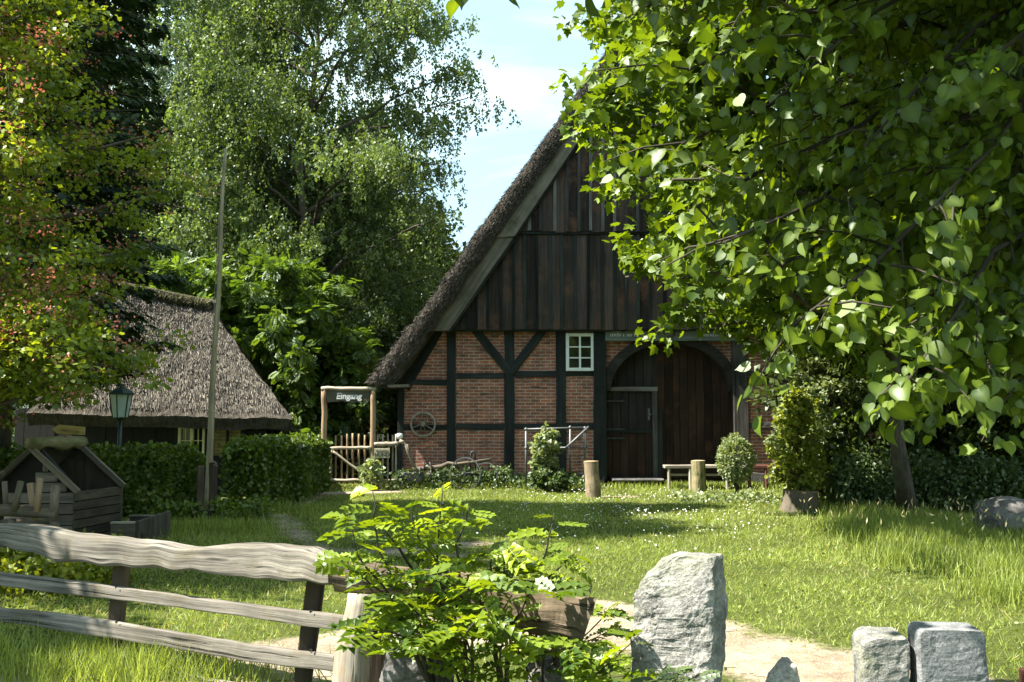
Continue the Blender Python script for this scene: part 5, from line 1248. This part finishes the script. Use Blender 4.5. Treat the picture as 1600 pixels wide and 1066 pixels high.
# ------------------------------------------------------------------ hedges
def hedge(label, a, c, depth, h, seed, n=30000):
    rng = np.random.default_rng(seed); a = Vector(a); c = Vector(c); d = (c - a); L = d.length; d.normalize(); q = Vector((-d.y, d.x, 0))
    u = rng.uniform(0, L, n); side = rng.uniform(0, 1, n); w = rng.uniform(-.5, .5, n) * depth; z = rng.uniform(.03, 1, n) ** .8 * h
    top = side < .38; fr = (side >= .38) & (side < .8); en = side > .93
    bulge = .09 * np.sin(u * 2.1 + seed) + .12 * (fbm(u, z, 1.3, seed) - .5)
    z = np.where(top, h - np.abs(rng.normal(0, .07, n)) + .10 * (fbm(u, w, 1.7, seed + 3) - .5) * 2, z); w = np.where(fr, -depth / 2 + np.abs(rng.normal(0, .09, n)) - bulge, w); u = np.where(en, np.where(rng.uniform(0, 1, n) < .5, 0, L) + rng.normal(0, .08, n), u)
    P = np.array(a)[None] + u[:, None] * np.array(d)[None] + w[:, None] * np.array(q)[None]; P[:, 2] = z
    o = thing('hedge', label, 'hedge', (a + c) / 2)
    ms = n // 22; ui = rng.uniform(0, L, 260)[rng.integers(0, 260, ms)]; st_ = rng.choice(n, ms, replace=False); kk = rng.uniform(0, 1, ms)
    P[st_] = np.array(a)[None] + (ui + rng.normal(0, .025, ms))[:, None] * np.array(d)[None] + (np.sin(ui * 91) * .4 * depth + rng.normal(0, .03, ms))[:, None] * np.array(q)[None]; P[st_, 2] = h + .2 * kk * (.4 + .6 * np.abs(np.sin(ui * 37)))
    N = rng.normal(0, .7, (n, 3)); N[:, 2] += np.where(top, 1.1, .4); N -= np.array(q)[None] * np.where(fr, .7, 0)[:, None]
    ti = np.clip(.45 + .5 * (fbm(u * 1.5, w + z, 2.0, seed + 5) - .5) + rng.normal(0, .16, n), 0, 1)
    leaves('foliage', T_ROUND, P, rdir(rng, n, .2), N, rng.uniform(.05, .095, n), ti, L_hedge, o, W=1.05)
    mb = MB()
    for i in range(int(L / .28)):
        k = a + d * (i * .28 + random.uniform(-.05, .05)) + q * random.uniform(-.1, .1)
        for j in range(3): mb.tube([k, k + Vector((random.uniform(-.1, .1), random.uniform(-.1, .1), h * .4)), k + Vector((random.uniform(-.25, .25), random.uniform(-.25, .25), h * .9))], [.014, .009, .004], 4, 0, False)
    mb.build('stems', M_twig, o); return o
a = at(-30, 720, 15.4); c = at(305, 716, 16.6); hz = at(230, 710, 15.9).z
hedge('clipped green hedge between the well house and the flagpole', (a.x, 15.5, 0), (c.x, 16.7, 0), .8, 1.02, 91, 34000)
a = at(348, 716, 17.0); c = at(506, 700, 20.6)
hedge('clipped green hedge between the flagpole and the gateway', (a.x + .35, 17.1, 0), (c.x - .3, 20.9, 0), .8, 1.12, 92, 32000)

# ------------------------------------------------------------------ small shrubs near the farmhouse
def shrub(name, label, base, H, w, nl, ns, r, per, tm, size, mat, seed, cat='shrub', h0=.25, cl_filter=None, **kw):
    return broadleaf(name, label, base, H, .025, h0, dome(w), nl, ns, r, per, tm, size, mat, M_twig, seed, None, cat, skel=dict(rise=.5, tw=.006, trunkn=6), **kw)
p = at(852, 752, 21.8); shrub('leafy_shrub', 'upright pale-leaved shrub growing through the pipe trellis', (p.x, 21.75, 0), 1.5, .3, 16, 5, .11, 11, T_ROUND, .095, L_pale, 101, tvar=.15, tbase=.6, W=.9)
p = at(840, 752, 21.8); shrub('low_shrub', 'low leafy clump at the foot of the pipe trellis', (p.x + .3, 21.7, 0), .38, .45, 12, 4, .13, 18, T_ROUND, .08, L_shrub, 102, h0=.08, tbase=.5, W=.9)
p = gnd(1151, 781); o = thing('topiary_bush', 'small round clipped bush on a short stem in front of the bench', 'bush', (p.x, p.y, 0)); mb = MB()
tc_ = at(1150, 718, p.y); mb.tube([(p.x, p.y, 0), (p.x + .02, p.y, .3), tuple(tc_)], [.04, .035, .02], 7, .2); mb.tube([(p.x + .05, p.y, 0), (p.x - .03, p.y, .3), tuple(tc_)], [.025, .02, .01], 6, .2); mb.build('stem', M_twig, o)
rng = np.random.default_rng(103); n = 2600; v = rdir(rng, n); v *= (1 + .42 * (fbm(v[:, 0] * 3, v[:, 2] * 3, 1.2, 9) - .5))[:, None] * rng.uniform(.55, 1.02, (n, 1)) ** .5; P = np.array(tc_)[None] + v * np.array([.36, .36, .46])
leaves('foliage', T_ROUND, P, v + rng.normal(0, .5, (n, 3)), v * .7 + rng.normal(0, .4, (n, 3)) + np.array([[0, 0, .5]]), rng.uniform(.045, .075, n), np.clip(.5 + rng.normal(0, .2, n), 0, 1), L_pale, o, W=.9)
p = at(585, 752, 22.2); shrub('young_shrub', 'small pale-leaved shrub below the warning sign', (p.x, 22.2, 0), .72, .26, 9, 4, .1, 9, T_ROUND, .1, L_pale, 104, h0=.1, tbase=.6)
rng = np.random.default_rng(105)
def weeds(label, xs, Y_, n, h, seed, mat=L_shrub):
    rng = np.random.default_rng(seed); a, c = at(xs[0], 750, Y_).x, at(xs[1], 750, Y_).x; x = rng.uniform(a, c, n); y = Y_ + rng.normal(0, .28, n); z = rng.uniform(0, 1, n) * h * (.3 + 1.3 * fbm(x, y, 2.2, seed))
    return tag(leaves('weeds', T_ROUND, np.stack([x, y, z], -1), rdir(rng, n, .5), rdir(rng, n, 1.0), rng.uniform(.04, .09, n), np.clip(.5 + rng.normal(0, .22, n), 0, 1), mat), label, 'weeds', None, 'stuff')
weeds('weeds and ivy growing round the old plough', (610, 800), 22.85, 2600, .42, 111)
weeds('nettles and weeds at the foot of the wall by the trellis', (800, 935), 22.7, 1300, .28, 112)
weeds('shaded weeds under the shrubs right of the lawn', (1295, 1620), 17.4, 15000, .9, 113)
weeds('weeds at the foot of the well house and the rack', (-60, 180), 9.4, 2600, .42, 114, L_yshrub)
weeds('pale-leaved ground plants round the round bush', (1060, 1215), 19.0, 700, .2, 115, L_pale)
weeds('sprouting weeds at the foot of the hedge by the flagpole', (250, 420), 15.9, 1500, .3, 116, L_hedge)
# shrubs right of the farmhouse wall
p = at(1282, 760, 18.6); shrub('leafy_shrub', 'rounded grey-green shrub against the brick wall right of the barn door', (p.x, 18.6, 0), 2.75, .72, 30, 6, .22, 34, T_OVAL, .085, L_pale, 121, h0=.3, W=1.4, tvar=.18, tbase=.55)
p = at(1365, 760, 18.2); shrub('dark_shrub', 'dark green shrub behind the leaning tree trunk', (p.x, 18.4, 0), 2.9, 1.15, 30, 6, .28, 40, T_OVAL, .095, L_wood, 122, h0=.2, W=1.4, tbase=.6)
p = at(1470, 760, 19.5); shrub('dark_shrub', 'low dark shrub in the shade left of the boulder', (p.x, 19.5, 0), 1.7, 1.3, 26, 6, .28, 36, T_OVAL, .1, L_wood, 123, h0=.1, W=1.4, tbase=.5)
p = at(1600, 760, 19); shrub('dark_shrub', 'dark shrub at the right border behind the boulder', (p.x, 19, 0), 2.2, 1.3, 26, 6, .3, 36, T_OVAL, .1, L_wood, 124, h0=.1, W=1.4, tbase=.45)
p = st3top; o, _ = shrub('potted_climber', 'bushy yellow-green plant growing on the wide low stump', (p.x - .05, p.y - .02, p.z), 1.85, .42, 26, 5, .16, 13, T_ROUND, .08, L_yshrub, 125, h0=.05, tvar=.2, tbase=.5)
# ------------------------------------------------------------------ trees right of the lawn
p = gnd(1420, 806); mo_base = Vector((p.x, p.y, 0))
def menv(t, az):
    k = 3.9 * math.sqrt(max(.03, 1 - (t - .30) ** 2 / .5))
    ca = math.cos(az)
    return k * (1.42 if ca < -.2 else .85)
def mcut(c):   # the crown stops short of the open gable
    c = Vector(c); px_ = 800 + c.x / c.y * 1500; py_ = HOR - (c.z - EYE) / c.y * 1500
    return (c.y < 16.8 or c.x > 5) and px_ > max(838 + 50 * max(0, min(1, (200 - py_) / 150)), 845 + (py_ - 350) * .95)
broadleaf('maple_tree', 'leaning maple with large bright lobed leaves reaching over the barn door', mo_base, 12.5, .135, 3.0, menv, 92, 10, .44, 30, T_MAPLE, .155, L_maple, M_trunk, 131, lean=(-2.1, -4.0), skel=dict(rise=.12, sag=.06, subr=.3, taper=.7), flat=.55, upN=1.1, tvar=.18, tbase=.5, droop=.4,
    cut=mcut)
rt, _ = broadleaf('woodland_tree', 'dark woodland tree with a black trunk behind the boulder', (at(1465, 700, 22).x, 21.5, 0), 11, .2, 2.6, dome(3.2), 36, 6, .6, 44, T_OVAL, .19, L_wood, M_twig, 141, tvar=.22, W=1.4, tbase=.5)
tt = copy_tree(rt, (-8.0, 5.9, 0), .8, .6); tt['label'] = 'tree just outside the left border shading the rail fence'
broadleaf('tall_tree', 'tall broad tree outside the left border throwing shade across the lawn', (-10.6, 13.6, 0), 16.5, .25, 8.5, dome(3.3), 44, 7, .65, 60, T_OVAL, .2, L_wood, M_trunk, 145, W=1.4)
for px_, Y_, rz, s, lb in ((1590, 24, 1.2, 1.1, 'woodland tree at the right border beyond the shrubs'), (1350, 20.2, 2.9, .8, 'woodland tree close to the right end of the farmhouse wall'), (1700, 19, 4.1, 1.0, 'woodland tree beyond the right edge of the lawn')):
    c = copy_tree(rt, (at(px_, 700, Y_).x, Y_, 0), rz, s); c['label'] = lb
for t_ in (rt,): t_['group'] = 'woodland trees right of the farmhouse'

# ------------------------------------------------------------------ linden in front, upper right
rnd = random.Random(151); rng = np.random.default_rng(151)
lb_ = Vector((5.6, 4.3, 0)); li = thing('linden_tree', 'big linden overhanging the upper right with large heart-shaped leaves', 'tree', lb_); mb = MB()
mb.tube([lb_, lb_ + Vector((-.1, 0, 3)), lb_ + Vector((-.2, .1, 7)), lb_ + Vector((-.1, 0, 10))], [.3, .25, .17, .03], 14, .1)
cl = []
def twig(a, c, r0, nsub, sub, droop=.12, n=6):
    pts = limb_pts(a, c, .07, n, .04, rnd); mb.tube(pts, [r0 * (1 - .85 * i / n) + .002 for i in range(n + 1)], 6, .05)
    d0 = (Vector(c) - Vector(a)).normalized()
    for j in range(nsub):
        k = .12 + .88 * (j + rnd.random()) / nsub; i = min(n - 1, int(k * n)); q = pts[i].lerp(pts[i + 1], k * n - i)
        e = q + (d0 * .8 + Vector((rnd.gauss(0, .8), rnd.gauss(0, .8), rnd.gauss(-.25, .55)))).normalized() * sub * rnd.uniform(.4, 1.2)
        mb.tube([q, q.lerp(e, .5) + Vector((0, 0, .02)), e], [.005, .004, .002], 4, 0, False); cl.append((q, e))
    cl.append((pts[-2], pts[-1]))
# branches seen from the camera, as they hang in the photograph
BR = [((1750, -60, 4.6), (1075, 110, 3.5)), ((1750, 20, 4.5), (1065, 225, 3.7)), ((1800, 60, 4.4), (1075, 330, 3.7)), ((1800, 130, 4.3), (1130, 380, 3.4)), ((1800, 180, 4.4), (1180, 440, 3.5)), ((1850, 230, 4.2), (1235, 510, 3.3)),
      ((1800, 260, 4.4), (1320, 470, 3.6)), ((1850, 300, 4.2), (1415, 600, 3.1)), ((1850, 330, 4.3), (1440, 610, 3.3)), ((1900, 360, 4.2), (1500, 560, 3.6)), ((1900, 380, 4.1), (1590, 600, 3.4)), ((1900, 360, 4.0), (1540, 520, 3.3)),
      ((1750, -150, 5), (1010, 10, 4.0)), ((1800, -220, 5.2), (1120, -60, 4.2)), ((1800, -100, 4.7), (1250, 120, 3.2)), ((1800, 0, 4.6), (1350, 230, 3.3)), ((1850, 90, 4.4), (1450, 330, 3.1)), ((1850, 150, 4.4), (1380, 400, 3.8)), ((1850, -40, 4.9), (1500, 130, 3.0)),
      ((1850, 200, 5.2), (1300, 330, 4.8)), ((1850, 300, 5.4), (1420, 480, 4.9)), ((1800, 60, 5.3), (1230, 200, 4.8)), ((1850, -80, 5.5), (1350, 60, 5.0)), ((1850, 380, 5.6), (1530, 560, 5.2)), ((1850, -60, 5.6), (1280, 20, 5.4)), ((1850, 40, 5.8), (1290, 130, 5.6)), ((1850, 100, 6.0), (1330, 270, 5.8)), ((1850, 180, 5.6), (1400, 380, 5.4)), ((1850, 230, 6.2), (1460, 430, 6.0)), ((1900, 280, 5.2), (1520, 450, 4.9)), ((1850, 20, 6.4), (1400, 150, 6.2)), ((1850, -30, 4.8), (1440, 40, 4.3)), ((1850, 80, 5.0), (1480, 230, 4.6)), ((1900, 160, 4.8), (1550, 340, 4.4)), ((1900, 60, 5.4), (1540, 120, 5.0)), ((1900, 300, 6.4), (1560, 500, 6.2)), ((1900, 420, 5.0), (1600, 560, 4.4))]
for (a, c) in BR:
    A_ = at(*a); twig(A_, at(*c), .02, 22, .36)
    mb.tube(limb_pts(lb_ + Vector((-.1, 0, A_.z + .2)), A_, .06, 4, .03, rnd), [.06, .05, .04, .03, .022], 6, .1)
vis = len(cl)
k = 0
while k < 560:   # unseen rest of the crown, its edge shaped to shade the branches below
    c = Vector((rnd.uniform(-2.5, 10), rnd.uniform(1.0, 5.8), rnd.uniform(3.2, 10.5)))
    if ((c.x - 4.8) / 6.6) ** 2 + ((c.y - 3.6) / 3.4) ** 2 + ((c.z - 6.4) / 4.2) ** 2 > 1: continue
    if c.x < 1.15 - .715 * (c.z - 2.46): continue
    if 800 + c.x / c.y * 1500 < 1680 and c.z < EYE + 653 / 1500 * c.y + .5: continue
    k += 1; s_ = lb_ + Vector((-.15, 0, c.z - .4)); twig(c.lerp(s_, min(.5, 1.2 / (c - s_).length)), c, .014, 9, .55)
    if k % 14 == 0: mb.tube(limb_pts(s_, c, .05, 5, .04, rnd), [.06, .05, .04, .03, .022, .014], 6, .1)
mb.build('trunk', M_twig, li, smooth=True)
Pn, Tn, Nn = [], [], []
for i, (q, e) in enumerate(cl):
    m = 21 if i < vis else 17; sp_ = .045 if i < vis else .17
    for j in range(m):
        k = (j + .6) / m; p = q.lerp(e, k) + Vector((rnd.gauss(0, sp_), rnd.gauss(0, sp_), rnd.gauss(-.02, sp_ * .7)))
        d = (e - q).normalized() * .55 + Vector((rnd.gauss(0, .6), rnd.gauss(0, .6), rnd.gauss(-.65, .35))); Pn.append(p); Tn.append(d)
        s_ = Vector((rnd.gauss(-.35, .65), rnd.gauss(-.25, .65), .7)); Nn.append(s_)
n = len(Pn); sz = np.where(rng.uniform(0, 1, n) < .16, rng.uniform(.06, .082, n), rng.uniform(.03, .058, n)); sz[np.arange(n) >= vis * 21] *= 2.1
leaves('crown', T_HEART, np.array(Pn), np.array(Tn), np.array(Nn), sz, np.clip(.45 + rng.normal(0, .22, n), 0, 1), L_linden, li, W=rng.uniform(.82, 1.12, n), Z=rng.uniform(-.3, 2.2, n), toff=HEART_TINT)

# ------------------------------------------------------------------ bush at the fence end
rnd = random.Random(161); rng = np.random.default_rng(161)
bb = at(735, 1120, 4.75); bu = thing('leafy_bush', 'bright green wild rose bush sprawling over the hewn log at the fence end', 'bush', (bb.x, bb.y, 0)); mb = MB(); Pn, Tn, Nn, Sn = [], [], [], []
def shoot(pts, r, nl, size, k0=.25):
    P = [at(*q) if len(q) == 3 else Vector(q) for q in pts]; m = 12; L = len(P) - 1; fine = []
    for i in range(m + 1):
        k = i / m * L; j = min(L - 1, int(k)); fine.append(P[j].lerp(P[j + 1], k - j) + Vector((rnd.gauss(0, .004), rnd.gauss(0, .004), 0)))
    mb.tube(fine, [r * (1 - .75 * i / m) for i in range(m + 1)], 6, .05)
    for j in range(nl):
        k = k0 + (1 - k0) * (j + rnd.uniform(.2, .8)) / nl; i = min(m - 1, int(k * m)); q = fine[i].lerp(fine[i + 1], k * m - i); az = j * 2.4 + rnd.uniform(-.5, .5)
        Pn.append(q); Tn.append(Vector((math.cos(az), math.sin(az), rnd.uniform(-.05, .5)))); Nn.append(Vector((rnd.gauss(-.15, .45), rnd.gauss(-.25, .45), 1))); Sn.append(size * rnd.uniform(.6, 1.2))
B0 = [(690, 1120, 4.7), (735, 1110, 4.75), (790, 1110, 4.8), (850, 1100, 4.7)]
SH = [((640, 950, 4.8), (590, 860, 4.75), (583, 768, 4.75)), ((640, 960, 4.7), (565, 900, 4.6), (530, 880, 4.55)), ((690, 950, 4.9), (682, 860, 4.95), (692, 758, 4.95)), ((720, 930, 4.9), (715, 850, 5.0), (735, 790, 5.0)), ((700, 900, 4.8), (650, 830, 4.8), (640, 790, 4.8)),
      ((820, 950, 4.9), (850, 880, 4.95), (866, 803, 4.95)), ((790, 960, 4.8), (800, 890, 4.85), (790, 850, 4.85)), ((830, 930, 4.8), (880, 880, 4.8), (900, 862, 4.8)), ((640, 990, 4.5), (590, 960, 4.45), (560, 985, 4.4)), ((680, 980, 4.5), (620, 930, 4.4), (600, 950, 4.4)),
      ((740, 960, 4.5), (700, 900, 4.45), (650, 900, 4.4)), ((760, 970, 4.5), (740, 910, 4.45), (720, 925, 4.4)), ((800, 980, 4.5), (830, 920, 4.45), (880, 930, 4.4)), ((850, 1020, 4.4), (900, 1010, 4.35), (935, 1030, 4.3)),
      ((700, 1020, 4.4), (650, 990, 4.3), (610, 1020, 4.3)), ((740, 1030, 4.4), (720, 980, 4.3), (690, 1000, 4.25)), ((780, 1030, 4.4), (790, 980, 4.3), (800, 1010, 4.25)), ((900, 1080, 4.4), (960, 1030, 4.3), (1000, 990, 4.3)), ((880, 1090, 4.4), (940, 1060, 4.3), (985, 1055, 4.25)),
      ((760, 920, 4.9), (770, 870, 5.0), (800, 905, 4.9)), ((610, 930, 4.6), (560, 870, 4.5), (545, 800, 4.5)), ((650, 900, 4.9), (620, 850, 4.9), (600, 830, 4.9)), ((720, 1000, 4.3), (760, 950, 4.25), (770, 985, 4.2)), ((650, 1000, 4.4), (600, 985, 4.35), (585, 1015, 4.3))]
for i, s in enumerate(SH):
    c0 = B0[min(3, max(0, int((s[0][0] - 640) / 60)))]; tall = i in (0, 2, 3, 5, 21)
    shoot((c0,) + s, .011 if tall else .008, 15 if tall else 16, .165 if tall else .145, .3 if tall else .2)
for i in range(13):
    c0 = rnd.choice(B0); q = (rnd.gauss(745, 85), rnd.gauss(955, 45), rnd.uniform(4.35, 4.95)); e = (q[0] + rnd.gauss(0, 35), q[1] + rnd.uniform(-40, 25), q[2] - .05)
    shoot((c0, q, e), .005, 8, .115, .5)
mb.build('stems', M_twig, bu, smooth=True); n = len(Pn)
leaves('foliage', T_ROSE, np.array(Pn), np.array(Tn), np.array(Nn), np.array(Sn), np.clip(.52 + rng.normal(0, .28, n), 0, 1), L_rose, bu, W=rng.uniform(.8, 1.15, n), Z=rng.uniform(.2, 2.4, n))
# small plant at the foot of the standing stone
rnd = random.Random(171); rng = np.random.default_rng(171); q = at(1045, 1075, 4.55); sm = thing('small_plant', 'little leafy plant at the foot of the tall standing stone', 'plant', (q.x, q.y, 0)); mb = MB(); Pn, Tn, Nn, Sn = [], [], [], []
for x0 in (1010, 1030, 1055, 1080, 1065): shoot(((x0, 1140, 4.6), (x0 + rnd.uniform(-10, 10), 1085, 4.55), (x0 + rnd.uniform(-18, 18), 1046 + rnd.uniform(-8, 14), 4.5)), .004, 9, .09, .4)
mb.build('stems', M_twig, sm); leaves('foliage', T_ROSE, np.array(Pn), np.array(Tn), np.array(Nn), np.array(Sn), np.clip(.5 + rng.normal(0, .2, len(Pn)), 0, 1), L_shrub, sm)
